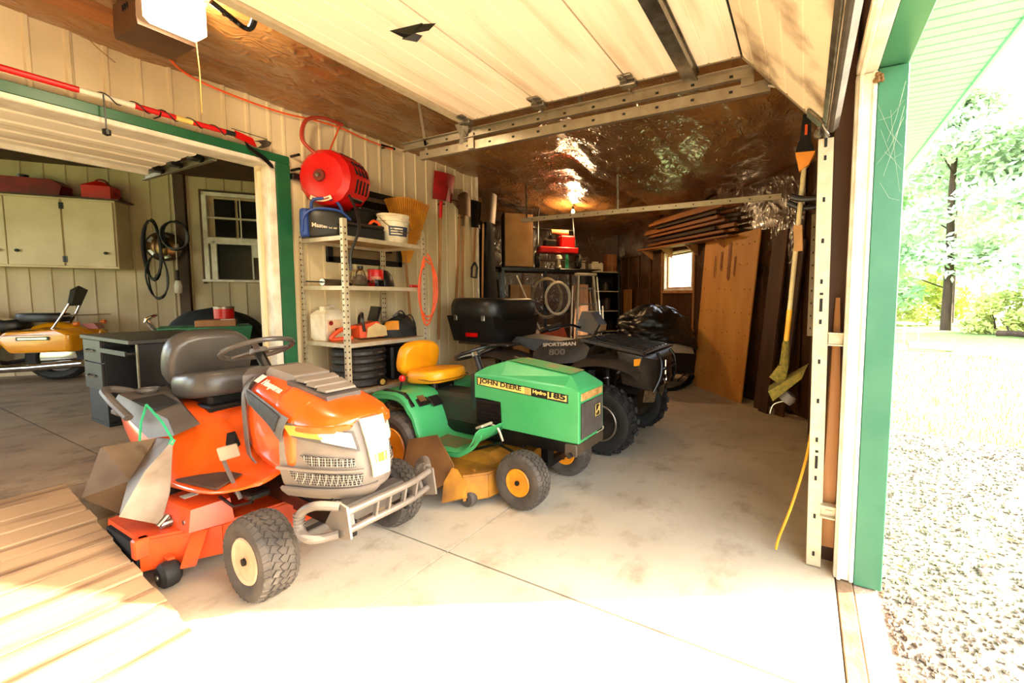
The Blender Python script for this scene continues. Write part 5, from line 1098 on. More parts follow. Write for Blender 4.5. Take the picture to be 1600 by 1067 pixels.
# ================================================================ SHELF WALL
shf = thing('metal_shelving', 'pale steel angle-post shelving unit against the siding wall', 'shelving', (2.58, 3.785, 0))
W2, D2 = .41, .315
for sx in (-1, 1):
    for sy in (-1, 1):
        h = 2.135 if sy < 0 or sx > 0 else 2.06
        p = obj('post', B().box((sx*W2, sy*D2-sy*.018, h/2), (.004, .036, h)).box((sx*W2-sx*.018, sy*D2, h/2), (.036, .004, h)), galv_paint, shf)
        hb = B()
        for k in range(41):
            z = .06+k*.05
            if z < h-.03: hb.box((sx*W2-sx*.018, sy*D2-.003*1, z), (.008, .006, .014)).box((sx*W2-.003, sy*D2-sy*.018, z), (.006, .008, .014))
        obj('slot_holes', hb, hole_m, p, kind='stuff')
for z in (.15, .655, 1.075, 1.57, 1.99):
    s_ = obj('shelf', B().box((0, 0, z), (.80, .62, .006)), mat('shelf_board', (.72, .58, .40), .55, c2=(.6, .46, .3), scale=4), shf)
    obj('shelf_lip', B().box((0, -.312, z-.014), (.81, .005, .036)), galv_paint, s_); obj('shelf_lip', B().box((0, .312, z-.014), (.81, .005, .036)), galv_paint, s_)
    obj('shelf_lip', B().box((-.402, 0, z-.014), (.005, .62, .036)), galv_paint, s_); obj('shelf_lip', B().box((.402, 0, z-.014), (.005, .62, .036)), galv_paint, s_)
T1, T2, T3, T4 = 1.994, 1.574, 1.079, .659
# top shelf
bg = thing('blue_tool_bag', 'blue and black tool bag at the left end of the top shelf', 'bag', (2.31, 3.90, T1), R(-30))
b = B(); pad(b, Matrix.Translation((0, 0, .125)), .40, .26, .25, e=3); obj('body', b, black_pl, bg, smooth=60)
bl_m = mat('bag_blue', (.12, .26, .58), .5, c2=(.09, .2, .46), scale=6)
b = B(); pad(b, Matrix.Translation((-.165, 0, .125)), .09, .25, .24, e=2.4); obj('end_panel', b, bl_m, bg, smooth=60)
obj('blue_piping', B().tube([(-.19, -.11, .04), (-.17, -.12, .18), (-.08, -.11, .25), (.08, -.11, .25), (.17, -.10, .18)], .012, 6, smooth=4), bl_m, bg)
obj('handle', B().tube([(-.12, -.06, .22), (-.10, -.08, .33), (.06, -.08, .34), (.12, -.06, .22)], .013, 8, smooth=5), bl_m, bg)
lettering('Mastercraft', .05, white_trim, bg, (-.12, -.134, .08), (1, .02, -.02), (0, .15, 1), bold=.0015, width=.20)
cs = thing('black_power_tool_case', 'flat black tool case with an orange grip on the top shelf', 'case', (2.47, 3.68, T1), R(-8))
obj('body', B().box((0, 0, .06), (.36, .18, .12), bev=.02), black_pl, cs); obj('lid', B().box((0, 0, .13), (.35, .17, .03), bev=.01), mat('dark_brown_lid', (.15, .11, .08), .5), cs)
obj('grip', B().tube([(.06, -.03, .15), (.10, -.03, .19), (.15, -.03, .17), (.15, -.03, .15)], .013, 8, smooth=4), orange_cord, cs)
pa = thing('white_pail', 'white plastic pail with a printed dark label on the top shelf', 'pail', (2.79, 3.66, T1))
obj('body', B().lathe([(.118, 0), (.122, .01), (.138, .21), (.146, .212), (.146, .235), (.138, .237), (.138, .26), (.146, .262), (.146, .28), (.135, .28), (.11, .02), (0, .015)], 30), white_pl, pa)
lab = mat('pail_label', (.22, .25, .33), .5)
obj('label', B().sheet(lambda u, v: (.134*math.cos(R(215+u*75))*(1+.07*v), .134*math.sin(R(215+u*75))*(1+.07*v), .07+v*.09), 10, 2, .002), lab, pa)
tx = B()
for r_ in range(3): tx.sheet(lambda u, v: (.137*math.cos(R(222+u*45))*(1+.02*r_), .137*math.sin(R(222+u*45))*(1+.02*r_), .085+r_*.024+v*.011), 6, 1, .001)
obj('label_print', tx, white_pl, pa, kind='stuff')
obj('bail', B().tube([(-.146, 0, .24), (-.12, -.09, .16), (0, -.155, .10), (.12, -.09, .16), (.146, 0, .24)], .004, 6, smooth=5), steel, pa)
dl = thing('dark_tray', 'dark plastic tray resting behind the white pail', 'tray', (2.72, 3.93, T1), R(6)); obj('body', B().hull([(-.17, -.1, 0), (.17, -.1, 0), (-.17, .1, 0), (.17, .1, 0), (-.2, -.13, .31), (.2, -.13, .31), (-.2, .13, .31), (.2, .13, .31)]), black_pl, dl); obj('rim', B().box((0, 0, .315), (.42, .28, .03), bev=.01), black_pl, dl)
# second shelf
gn = thing('caulking_gun', 'dark steel caulking gun lying on the second shelf', 'tool', (2.34, 3.88, T2), R(15))
obj('barrel', B().cyl((-.14, 0, .035), (.10, 0, .035), .03, 12), steel, gn); obj('rod', B().cyl((-.30, 0, .035), (-.14, 0, .035), .006, 6), black_mt, gn); obj('grip', B().bar((.10, 0, .04), (.16, -.03, .015), .03, .03, bev=.008), black_pl, gn)
hs_ = thing('battery_lamp', 'chrome bell-shaped work lamp on the second shelf', 'lamp', (2.47, 3.72, T2), R(10))
obj('shell', B().lathe([(.02, 0), (.06, .02), (.075, .06), (.05, .10), (.02, .11)], 18, (0, 0, .0)), steel, hs_); obj('handle', B().tube([(-.05, 0, .09), (-.02, 0, .15), (.04, 0, .15), (.06, 0, .09)], .008, 6, smooth=4), chrome, hs_)
for k in range(2): obj('knob', B().lathe([(.014, -.01), (.018, 0), (.014, .01)], 10, (.03+k*.05, -.06, .05), 'y'), chrome, hs_)
jr = thing('clear_jug', 'cloudy plastic jug beside the red can', 'jug', (2.57, 3.86, T2)); obj('body', B().box((0, 0, .085), (.13, .12, .17), bev=.03), mat('cloudy_jug', (.72, .64, .48), .35), jr); obj('cap', B().lathe([(.025, .165), (.025, .20), (0, .202)], 12), black_pl, jr)
rc_ = thing('red_can', 'red coffee can with pale lettering on the second shelf', 'can', (2.67, 3.78, T2))
obj('body', B().lathe([(.068, 0), (.07, .004), (.07, .165), (.068, .17), (.062, .165), (.06, .01), (0, .008)], 24), red_pl, rc_); obj('label_band', B().sheet(lambda u, v: (.0715*math.cos(R(205+u*70)), .0715*math.sin(R(205+u*70)), .05+v*.05), 8, 1, .001), mat('can_label', (.86, .55, .42), .5), rc_); obj('rim', B().tube([(.069*math.cos(k*R(20)), .069*math.sin(k*R(20)), .17) for k in range(18)], .003, 5, closed=True), steel, rc_)
bt = thing('black_hard_hat', 'round black helmet behind the red can', 'helmet', (2.82, 3.92, T2)); obj('shell', B().lathe([(.12, 0), (.125, .04), (.11, .12), (.07, .17), (0, .185)], 20), black_pl, bt); obj('brim', B().lathe([(.12, 0), (.14, .0), (.14, .012), (.12, .014)], 20), black_pl, bt)
sw_ = thing('red_pruning_saw', 'red-handled flat saw lying along the second shelf edge', 'saw', (2.82, 3.56, T2), R(4)); obj('blade', B().hull([(-.16, -.02, 0), (-.16, .02, 0), (.08, -.03, 0), (.08, .03, 0), (-.16, 0, .004), (.08, 0, .004)]), wood_x, sw_); obj('grip', B().box((.13, 0, .014), (.13, .035, .026), bev=.008), red_pl, sw_)
pk = thing('small_tin', 'small dark tin at the front of the second shelf', 'tin', (2.58, 3.60, T2)); obj('body', B().box((0, 0, .03), (.07, .05, .06), bev=.006), black_mt, pk); obj('lid', B().box((0, 0, .064), (.072, .052, .01), bev=.003), steel, pk)
# third shelf
jg = thing('cream_jug', 'cream plastic jug with red label on the third shelf', 'jug', (2.30, 3.95, T3), R(12))
obj('body', B().hull([(-.085, -.065, .0), (.085, -.065, 0), (-.085, .065, 0), (.085, .065, 0), (-.1, -.08, .03), (.1, -.08, .03), (-.1, .08, .03), (.1, .08, .03), (-.1, -.08, .24), (.1, -.08, .24), (-.1, .08, .24), (.1, .08, .24), (-.06, -.05, .28), (.08, -.05, .28), (-.06, .05, .28), (.08, .05, .28)]), white_pl, jg)
obj('cap', B().lathe([(.028, .27), (.028, .31), (0, .312)], 14, (-.045, 0, 0)), white_pl, jg); obj('handle', B().tube([(-.01, 0, .285), (.03, 0, .315), (.085, 0, .30), (.09, 0, .25)], .014, 8, smooth=4), white_pl, jg)
obj('label', B().box((0, -.081, .13), (.15, .003, .12)), mat('jug_label', (.86, .74, .58), .5), jg); obj('label_mark', B().lathe([(.022, 0), (.022, .002), (0, .002)], 12, (-.04, -.084, .16), 'y').box((.03, -.084, .10), (.06, .002, .02)), red_dk, jg)
cw = thing('chainsaw', 'orange and cream chainsaw with black front handle on the third shelf', 'chainsaw', (2.46, 3.76, T3), R(-10))
so2 = mat('saw_orange', (.88, .30, .08), .4)
obj('body', B().hull([(-.02, -.09, .02), (.20, -.09, .02), (-.02, .08, .02), (.20, .08, .02), (-.02, -.08, .13), (.14, -.08, .17), (-.02, .08, .13), (.14, .08, .17), (.20, -.07, .12), (.20, .07, .12)]), so2, cw)
obj('side_cover', B().hull([(.03, -.105, .02), (.22, -.105, .03), (.21, -.105, .12), (.12, -.105, .155), (.04, -.105, .11), (.05, -.085, .02), (.2, -.085, .03), (.12, -.085, .15)]), mat('saw_cream', (.82, .70, .46), .5), cw)
obj('rear_handle', B().tube([(-.02, 0, .12), (-.14, 0, .10), (-.22, 0, .04), (-.20, 0, .015), (-.05, 0, .02)], .02, 8, smooth=5), so2, cw)
obj('front_handle', B().tube([(.02, -.09, .08), (.0, -.10, .20), (.03, -.02, .245), (.05, .08, .20), (.05, .09, .08)], .013, 8, smooth=5), black_pl, cw)
obj('hand_guard', B().hull([(.12, -.10, .17), (.12, .08, .17), (.15, -.10, .31), (.15, .06, .31), (.14, -.10, .17), (.19, -.08, .30), (.19, .04, .30)]), black_pl, cw); obj('guide_bar', B().box((.29, .02, .07), (.18, .008, .07), bev=.003), steel, cw)
tb = thing('black_yellow_bag', 'slumped black and yellow tool bag on the third shelf', 'bag', (2.84, 3.70, T3), R(-8))
def bag(u, v):
    t = u*2*math.pi; r = max(0, 1-v**3)**.5; k = 1+.12*noise.noise(Vector((math.cos(t)*1.7, math.sin(t)*1.7, v*2)))
    return Vector((.20*math.cos(t)*r*k, .13*math.sin(t)*r*k, .005+.20*v*(1+.12*math.sin(t*2)+.1*math.cos(t))))
obj('body', B().sheet(bag, 32, 12, .004), mat('bag_black', (.07, .062, .055), .7), tb, smooth=70)
obj('yellow_panel', B().sheet(lambda u, v: bag(.56+u*.14, .35+v*.4)*1.02+Vector((0, -.004, 0)), 8, 5, .003), mat('bag_yellow', (.88, .56, .12), .6), tb); obj('strap', B().tube([(.04, -.06, .19), (.08, -.10, .22), (.12, -.11, .12)], .008, 6, smooth=4).tube([(-.05, 0, .2), (.02, -.02, .26), (.08, 0, .21)], .008, 6, smooth=4), black_pl, tb)
# lower shelf: stack of black ribbed coils, black bin
for k in range(5):
    cl_ = tag(obj('drain_hose_coil', B().lathe([(.10, .0), (.21, .0), (.225, .02), (.225, .045), (.21, .068), (.10, .068), (.10, 0)], 30), mat('ribbed_black', (.12, .105, .09), .5, c2=(.2, .175, .15), scale=5), loc=(2.45, 3.74, T4+.001+k*.0695)), ['lowest', 'second lowest', 'middle', 'second highest', 'topmost'][k]+' black coil in the stack on the lower shelf', 'coil', 'black coils on the lower shelf')
    cl_.data.polygons.foreach_set('use_smooth', [False]*len(cl_.data.polygons))
    tie = obj('tie', B().box((.06, -.218, .034), (.05, .02, .012)), galv, cl_)
bb = thing('black_plastic_bin', 'dark plastic bin right of the coil stack on the lower shelf', 'bin', (2.83, 3.80, T4)); obj('body', B().box((0, 0, .17), (.24, .34, .34), bev=.02), black_pl, bb); obj('lid', B().box((0, 0, .352), (.26, .36, .03), bev=.01), black_pl, bb)
tg = thing('tape_roll', 'small yellow-faced tape roll at the front of the lower shelf', 'tape', (2.50, 3.497, T4+.037)); obj('roll', B().lathe([(.012, -.012), (.036, -.012), (.036, .012), (.012, .012), (.012, -.012)], 18, (0, 0, 0), 'y'), black_pl, tg); obj('face', B().lathe([(.0, -.014), (.026, -.014), (.026, -.011)], 16, (0, 0, 0), 'y'), mat('tape_yellow', (.85, .68, .30), .5), tg)
# orange cord looped over the shelf post
b = B(); pts = []
for k in range(3*16): t = k/16*2*math.pi; pts.append((2.985+.085*math.sin(t)*(1+.2*(k//16)), 3.44-.008*(k//16)-.012*math.cos(t), 1.60-.28*0+.36*math.cos(t)*(1-.12*(k//16))-.05))
oc = tag(obj('extension_cord', B().tube(pts, .0075, 6), orange_cord), 'looped orange extension cord hung on the right shelving post', 'cord')
# framed dark mirror on the wall
fm = thing('framed_mirror', 'dark framed mirror hung on the siding behind the top shelf', 'mirror', (2.83, 4.135, 2.195))
fb_ = mat('frame_black', (.06, .05, .04), .4)
for c, d in (((0, 0, .355), (.82, .035, .06)), ((0, 0, -.355), (.82, .035, .06)), ((-.38, 0, 0), (.06, .035, .76)), ((.38, 0, 0), (.06, .035, .76))): obj('frame_rail', B().box(c, d, bev=.006), fb_, fm)
obj('mat_board', B().box((0, .006, 0), (.72, .012, .68)), mat('mat_tan', (.45, .36, .24), .6), fm); obj('glass', B().box((0, -.002, .02), (.58, .006, .52)), glass_dk, fm)
# red hose reel
hr = thing('hose_reel', 'round red hose reel mounted high on the siding above the shelves', 'hose reel', (2.33, 3.90, 2.54), R(-68))
obj('drum_housing', B().lathe([(0, -.10), (.06, -.11), (.12, -.105), (.20, -.09), (.245, -.05), (.255, 0), (.255, .21), (.235, .24), (0, .24)], 14, (0, 0, 0), 'y'), red_pl, hr, smooth=28)
obj('center_cap', B().lathe([(.055, -.112), (.05, -.125), (0, -.128)], 18, (0, 0, 0), 'y'), mat('reel_center', (.42, .10, .06), .5), hr)
obj('hub_bolt', B().lathe([(.02, -.127), (.018, -.14), (0, -.142)], 8, (0, 0, 0), 'y'), steel, hr)
for r_ in range(2):
    for k in range(4):
        a = R(-14+r_*38); y = .03+k*.048
        M4 = Matrix.Rotation(-a, 4, 'Y') @ Matrix.Translation((.253, y, 0)); b = B(); b.M = M4; b.box((-.008, 0, 0), (.02, .02, .125), bev=.004); obj('vent_slot', b, dark_hole, hr)
M4 = Matrix.Rotation(R(-62), 4, 'Y') @ Matrix.Translation((.25, .10, 0)); b = B(); b.M = M4; b.box((0, 0, 0), (.012, .18, .04), bev=.004); obj('vent_slot', b, dark_hole, hr)
M4 = Matrix.Rotation(R(45), 4, 'Y') @ Matrix.Translation((.245, .11, 0)); b = B(); b.M = M4; b.box((0, 0, 0), (.02, .16, .05), bev=.008); obj('hose_guide', b, black_pl, hr)
obj('label', B().sheet(lambda u, v: ((.19+v*.035)*math.cos(R(-118+u*56)), -.095+.002*v-.012, (.19+v*.035)*math.sin(R(-118+u*56))), 10, 2, .002), white_pl, hr)
obj('label_print', B().sheet(lambda u, v: ((.201+v*.012)*math.cos(R(-112+u*44)), -.1085, (.201+v*.012)*math.sin(R(-112+u*44))), 10, 1, .001), red_dk, hr)
HRI = Matrix.Translation((2.33, 3.90, 2.54)) @ Matrix.Rotation(R(-68), 4, 'Z'); HRI.invert()
def hrl(*P): return [HRI @ Vector(p) for p in P]
b = B(); b.M = HRI; b.box((2.36, 4.11, 2.54), (.46, .07, .05), bev=.005).box((2.40, 4.02, 2.54), (.12, .16, .08), bev=.01); obj('wall_bracket', b, black_mt, hr)
obj('hose', B().tube(hrl((2.24, 3.93, 2.74), (2.16, 3.97, 2.84), (2.21, 4.0, 3.02), (2.36, 4.03, 3.11), (2.50, 4.06, 3.13), (2.58, 4.07, 3.13)), .016, 8, smooth=5), mat('red_hose', (.66, .20, .10), .5), hr)
obj('hose_tail', B().tube(hrl((2.37, 3.68, 2.38), (2.36, 3.58, 2.25), (2.29, 3.44, 2.05), (2.20, 3.42, 1.85), (2.195, 3.42, 1.70)), .011, 8, smooth=5), black_pl, hr)
tag(obj('reel_power_cord', B().tube([(2.57, 4.08, 3.15), (2.50, 4.05, 3.0), (2.42, 4.0, 2.86), (2.38, 3.96, 2.78)], .007, 6, smooth=4), orange_cord), 'thin orange cord dropping from the ceiling cord to the hose reel', 'cord')
tag(obj('wall_peg', B().cyl((2.98, 4.07, 3.075), (3.13, 4.05, 3.075), .013, 8).cyl((3.05, 4.07, 3.075), (3.05, 4.15, 3.075), .010, 6), black_mt), 'black steel peg sticking out below the ceiling cord', 'peg')
for k, (z, lab) in enumerate(((2.72, 'upper'), (2.60, 'lower'))): tag(obj('wall_hook', B().cyl((2.16, 4.15, z), (2.16, 4.03, z), .012, 8), black_mt), lab+' black hook on the siding left of the hose reel', 'hook', 'hooks left of the reel')
# long-handled tools on the siding: handle bottom to head top
def handle(parent, x0, z0, x1, z1, y=4.08, r=.015, m_=handle_w): return obj('handle', B().cyl((x0, y, z0), (x1, y, z1), r, 10, r2=r*.9), m_, parent)
def hook_peg(x, z): return None
rs = thing('red_snow_shovel', 'red scoop shovel hung head up on the siding', 'shovel')
handle(rs, 3.70, .95, 3.77, 2.50); obj('socket', B().cyl((3.765, 4.08, 2.45), (3.78, 4.08, 2.66), .022, 10), red_pl, rs)
obj('blade', B().sheet(lambda u, v: (3.66+u*.30+v*.10*(.4+u*.3)-.02, 4.07-.05*math.sin(u*math.pi)*(1-v*.5)+.0, 2.66+v*.34+u*.02*v), 10, 8, .006), mat('faded_red', (.66, .07, .06), .55, c2=(.45, .06, .05), scale=5), rs)
obj('blade_rib', B().cyl((3.80, 4.03, 2.66), (3.86, 4.035, 2.84), .012, 8), red_dk, rs)
obj('hook', B().cyl((3.79, 4.15, 2.62), (3.79, 4.03, 2.62), .008, 6), black_mt, rs)
rust = mat('rusty_steel', (.40, .28, .15), .55, .5, c2=(.28, .18, .09), scale=8)
ir = thing('fan_rake', 'metal fan rake hung tines up behind the spade', 'rake'); handle(ir, 4.0, 1.0, 4.12, 2.60, 4.11)
for k in range(17): a = R(35+k*6.9); obj('tine', B().tube([(4.12, 4.11, 2.60), (4.12+.20*math.cos(a), 4.11, 2.60+.22*math.sin(a)), (4.12+.25*math.cos(a), 4.11-.02, 2.60+.28*math.sin(a))], .003, 4), rust, ir)
obj('tine_bar', B().bar((3.99, 4.112, 2.72), (4.25, 4.112, 2.72), .006, .018), rust, ir); obj('hook', B().cyl((4.12, 4.15, 2.66), (4.12, 4.05, 2.66), .008, 6), black_mt, ir)
spd = thing('garden_spade', 'brown rusty spade hung blade up on the siding', 'spade'); handle(spd, 4.06, 1.1, 4.12, 2.46, 4.05)
obj('socket', B().cyl((4.11, 4.05, 2.40), (4.125, 4.045, 2.58), .02, 10), rust, spd)
obj('blade', B().sheet(lambda u, v: (4.02+u*.22+.0*v, 4.04-.025*math.sin(u*math.pi), 2.54+v*(.24+.06*math.sin(u*math.pi))), 8, 6, .004), rust, spd); obj('hook', B().cyl((4.12, 4.15, 2.52), (4.12, 4.03, 2.52), .008, 6), black_mt, spd)
dsh = thing('d_handle_shovel', 'black D-handled shovel hung upside down near the wall end', 'shovel'); handle(dsh, 4.33, 1.95, 4.37, 2.45, 4.08)
gp = B().tube([(4.345, 4.08, 1.95), (4.29, 4.08, 1.88), (4.28, 4.08, 1.75), (4.37, 4.08, 1.74), (4.39, 4.08, 1.88), (4.345, 4.08, 1.95)], .014, 8); obj('grip', gp, black_pl, dsh)
obj('blade', B().sheet(lambda u, v: (4.28+u*.20, 4.07-.02*math.sin(u*math.pi), 2.42+v*.36), 6, 5, .004), black_mt, dsh); obj('hook', B().cyl((4.37, 4.15, 2.44), (4.37, 4.03, 2.44), .008, 6), black_mt, dsh)
gs = thing('grain_scoop', 'wide dull brown scoop hung blade up at the wall end', 'scoop'); handle(gs, 4.44, .9, 4.50, 2.55, 4.06)
obj('blade', B().sheet(lambda u, v: (4.42+u*.30+v*.05, 4.04-.04*math.sin(u*math.pi), 2.52+v*.42), 8, 6, .005), mat('scoop_brown', (.34, .24, .13), .5, .3), gs); obj('hook', B().cyl((4.46, 4.15, 2.5), (4.48, 4.03, 2.5), .008, 6), black_mt, gs)
# yellow leaf rake behind the shelving
yr = thing('yellow_leaf_rake', 'yellow plastic leaf rake standing fan up behind the shelving', 'rake', (-.09, 0, 0)); handle(yr, 3.42, .03, 3.30, 1.95, 4.03)
ym = mat('rake_yellow', (.86, .58, .16), .5, c2=(.74, .46, .10), scale=6)
obj('fan_hub', B().hull([(3.27, 4.02, 1.86), (3.35, 4.02, 1.86), (3.22, 4.02, 2.15), (3.48, 4.02, 2.17), (3.27, 4.035, 1.86), (3.35, 4.035, 1.86), (3.22, 4.035, 2.15), (3.48, 4.035, 2.17)]), ym, yr)
for k in range(19):
    u = k/18; x0 = 3.225+u*.25; x1 = 3.06+u*.56; zt = 2.50+.05*math.sin(u*math.pi)+u*.04
    obj('tine', B().hull([(x0-.006, 4.02, 2.13), (x0+.006, 4.02, 2.13), (x1-.011, 4.02, zt), (x1+.011, 4.02, zt), (x0, 4.028, 2.13), (x1, 4.028, zt), (x1, 3.99, zt+.015)]), ym, yr)
# pole pruner over the inner opening
pp = thing('pole_pruner', 'red and white pole pruner with black cord on hooks above the opening', 'pruner', (0, 4.06, 2.745))
wp = mat('pole_white', (.88, .84, .74), .45)
for x0, x1, mm, nm in ((-.6, .945, red_pl, 'pole_section'), (.945, 1.18, wp, 'pole_section'), (1.18, 1.38, red_pl, 'pole_section'), (1.38, 1.47, stripe_m, 'pole_section'), (1.47, 1.66, red_pl, 'pole_section'), (1.66, 1.72, black_pl, 'coupling')): obj(nm, B().cyl((x0, 0, 0), (x1, 0, .0), .019, 12), mm, pp)
rp = B(); rp.tube([(1.0+k*.012, .024*math.cos(k*.55), .024*math.sin(k*.55)) for k in range(58)], .004, 5); obj('cord', rp, black_pl, pp)
obj('cord_pull', B().tube([(1.04, -.02, .01), (1.04, -.03, -.12), (1.04, -.03, -.20)], .004, 5).lathe([(0, -.03), (.02, -.02), (.02, .01), (0, .02)], 10, (1.04, -.03, -.22)), black_pl, pp)
obj('pruner_head', B().hull([(1.72, -.012, -.02), (1.72, .012, -.02), (1.72, 0, .035), (1.86, -.008, -.05), (1.86, .008, -.05), (1.84, 0, .01)]), red_pl, pp); obj('hook_jaw', B().prism([(1.84, -.01), (1.93, .03), (1.97, .02), (1.95, -.02), (1.90, -.05), (1.86, -.06), (1.90, -.02), (1.88, -.005)], -.004, .004, 'y'), steel, pp)
obj('lever_line', B().cyl((1.70, 0, .04), (1.94, 0, .035), .003, 5), black_pl, pp)
obj('saw_blade', B().prism([(1.78, -.03), (1.84, -.07), (1.92, -.11), (1.97, -.16), (1.98, -.19), (1.96, -.19), (1.90, -.14), (1.80, -.08)], -.003, .003, 'y'), black_mt, pp)
for x in (-.3, 1.3): obj('hook', B().tube([(x, .1, -.02), (x, .0, -.024), (x, -.024, 0)], .005, 5), black_mt, pp)

# trimmer hanging by the right jamb, and its hook
stx = thing('string_trimmer', 'yellow and black string trimmer hung head down by the door track', 'trimmer', (0, 0, 0))
tw = mat('trimmer_shaft', (.80, .72, .52), .45); grassy = mat('grass_caked', (.50, .42, .12), .9, c2=(.36, .34, .10), scale=40, bump=.6)
obj('shaft', B().cyl((2.9, .032, 2.32), (2.9, .085, 1.42), .0155, 12), tw, stx); obj('shaft_decal', B().cyl((2.9, .085, 1.42), (2.9, .098, 1.22), .0165, 12), yellow_cord, stx); obj('shaft_caked', B().cyl((2.9, .098, 1.22), (2.9, .106, 1.06), .021, 10, r2=.03), grassy, stx)
obj('motor', B().hull([(2.87, .0, 2.40), (2.93, .0, 2.40), (2.87, .07, 2.40), (2.93, .07, 2.40), (2.88, .005, 2.62), (2.92, .005, 2.62), (2.88, .05, 2.62), (2.92, .05, 2.62)]), black_pl, stx)
obj('motor_collar', B().hull([(2.86, -.02, 2.39), (2.94, -.02, 2.39), (2.86, .085, 2.39), (2.94, .085, 2.39), (2.87, .0, 2.46), (2.93, .07, 2.46), (2.87, .07, 2.46)]), black_pl, stx)
obj('yellow_collar', B().hull([(2.86, -.025, 2.385), (2.94, -.025, 2.385), (2.86, .085, 2.39), (2.94, .085, 2.39), (2.875, .01, 2.31), (2.925, .01, 2.31), (2.875, .06, 2.28), (2.925, .06, 2.28)]), mat('trimmer_yellow', (.93, .56, .06), .4), stx)
obj('motor_stripe', B().box((2.866, .03, 2.52), (.006, .015, .06)), orange_cord, stx)
obj('gear_head', B().hull([(2.87, .08, 1.06), (2.93, .08, 1.06), (2.87, .14, 1.06), (2.93, .14, 1.06), (2.86, .10, .92), (2.94, .10, .92), (2.87, .19, .98), (2.93, .19, .98)]), grassy, stx)
obj('guard', B().hull([(2.80, .00, 1.0), (2.98, -.02, 1.04), (2.80, .16, .84), (3.0, .17, .84), (2.80, .19, .90), (2.98, .20, .90), (2.82, -.02, 1.06), (2.96, -.04, 1.08)]), grassy, stx)
obj('spool', B().lathe([(.05, -.03), (.055, 0), (.045, .03)], 16, (0, 0, 0)), mat('spool_grey', (.40, .37, .33), .5), stx, loc=(2.88, .08, .86), rot=(R(38), 0, 0)); obj('line', B().tube([(2.88, .10, .83), (2.88, .16, .80), (2.88, .18, .74)], .003, 5, smooth=4), white_pl, stx)
obj('shaft_plate', B().box((2.885, .052, 1.87), (.006, .05, .16), Matrix.Rotation(R(-3), 3, 'X')), mat('plate_tan', (.72, .52, .28), .5), stx)
hk = thing('foam_hook', 'black foam-covered double hook holding the trimmer', 'hook'); obj('arm', B().tube([(2.84, -.10, 2.10), (2.84, .03, 2.10), (2.84, .10, 2.12)], .02, 10, smooth=4), black_pl, hk); obj('arm', B().tube([(2.96, -.10, 2.08), (2.96, .03, 2.07), (2.96, .12, 2.11)], .02, 10, smooth=4), black_pl, hk); obj('back_plate', B().box((2.9, -.115, 2.09), (.2, .01, .08)), steel, hk)
tag(obj('hanging_yellow_cord', B().tube([(2.62, -.09, 1.45), (2.60, -.075, 1.05), (2.58, -.05, .65), (2.56, .02, .32), (2.55, .085, .10), (2.55, .10, .02)], .008, 6, smooth=5), yellow_cord), 'yellow cord hanging beside the door track down to the floor', 'cord')
# ================================================================ RAMP AND ROOM BEHIND
rw = mat('ramp_planks', (.66, .54, .40), .75, c2=(.34, .23, .13), scale=2.2, stretch=(.5, 6, 6), contrast=(.50, .70), bump=.2)
n_ = rw.node_tree; oi = n_.nodes.new('ShaderNodeObjectInfo'); cx_ = n_.nodes.new('ShaderNodeCombineXYZ'); ml = n_.nodes.new('ShaderNodeMath'); ml.operation = 'MULTIPLY'; ml.inputs[1].default_value = 37
n_.links.new(oi.outputs['Random'], ml.inputs[0]); n_.links.new(ml.outputs[0], cx_.inputs[0]); n_.links.new(ml.outputs[0], cx_.inputs[1]); n_.links.new(cx_.outputs[0], [x for x in n_.nodes if x.type == 'MAPPING'][0].inputs['Location'])
rp_ = thing('plank_ramp', 'worn wooden plank ramp rising to the room behind', 'ramp', (0, 0, 0))
N = 13; y0, y1 = 2.34, 4.11
for k in range(N):
    a = y0+(y1-y0)*k/N+.008; b_ = y0+(y1-y0)*(k+1)/N-.008; dz = random.uniform(-.004, .004); za = .035+dz+.275*(a-y0)/(y1-y0); zb = .035+dz+.275*(b_-y0)/(y1-y0); xr = .745+.04*(k/N)+random.uniform(-.006, .006)
    obj('plank', B().hull([(-1.9, a, za), (xr, a, za), (-1.9, b_, zb), (xr, b_, zb), (-1.9, a, za-.03), (xr, a, za-.03), (-1.9, b_, zb-.03), (xr, b_, zb-.03)]), rw, rp_, smooth=0)
for x in (.70, -.4, -1.8): obj('stringer', B().hull([(x-.02, y0+.05, .0), (x+.02, y0+.05, .0), (x-.02, y0+.05, .008), (x+.02, y0+.05, .008), (x-.02, y1, .27), (x+.02, y1, .27), (x-.02, y1, .02), (x+.02, y1, .02)]), wood_dark, rp_)
# wall cabinet
def IB(s, d, z=0.): return Vector((2.1+.75*s+.66*d*-1, 9.7-.66*s-.75*d, z))   # d = distance off the back wall
cm = mat('cabinet_cream', (.84, .76, .59), .45, c2=(.78, .69, .52), scale=3)
kc = thing('wall_cabinet', 'cream painted three-door wall cabinet in the room behind', 'cabinet', IB(-.17, .19, 1.85), IBR)
obj('carcass', B().box((0, 0, .49), (1.62, .30, .98), bev=.006), cm, kc); obj('top_board', B().box((.02, 0, .99), (1.68, .34, .02)), wood_dark, kc)
for k, (x0, x1) in enumerate(((-.80, -.28), (-.27, .26), (.28, .79))):
    d_ = obj('door', B().box(((x0+x1)/2, -.16, .49), (x1-x0, .02, .92), bev=.004), cm, kc)
    obj('knob', B().lathe([(.0, -.05), (.02, -.045), (.022, -.035), (.01, -.025), (.01, -.01)], 12, ((x0+.07, x0+.10, x1-.09)[k] if k else x1-.07, -.16, .22), 'y'), black_mt, d_)
    hx = x1 if k < 1 else (x1-.005 if k == 1 else x0)
    if k: 
        for z in (.12, .86): obj('hinge', B().box((x1+.006 if k == 1 else x0-.002, -.172, z), (.035, .008, .085)), black_mt, d_)
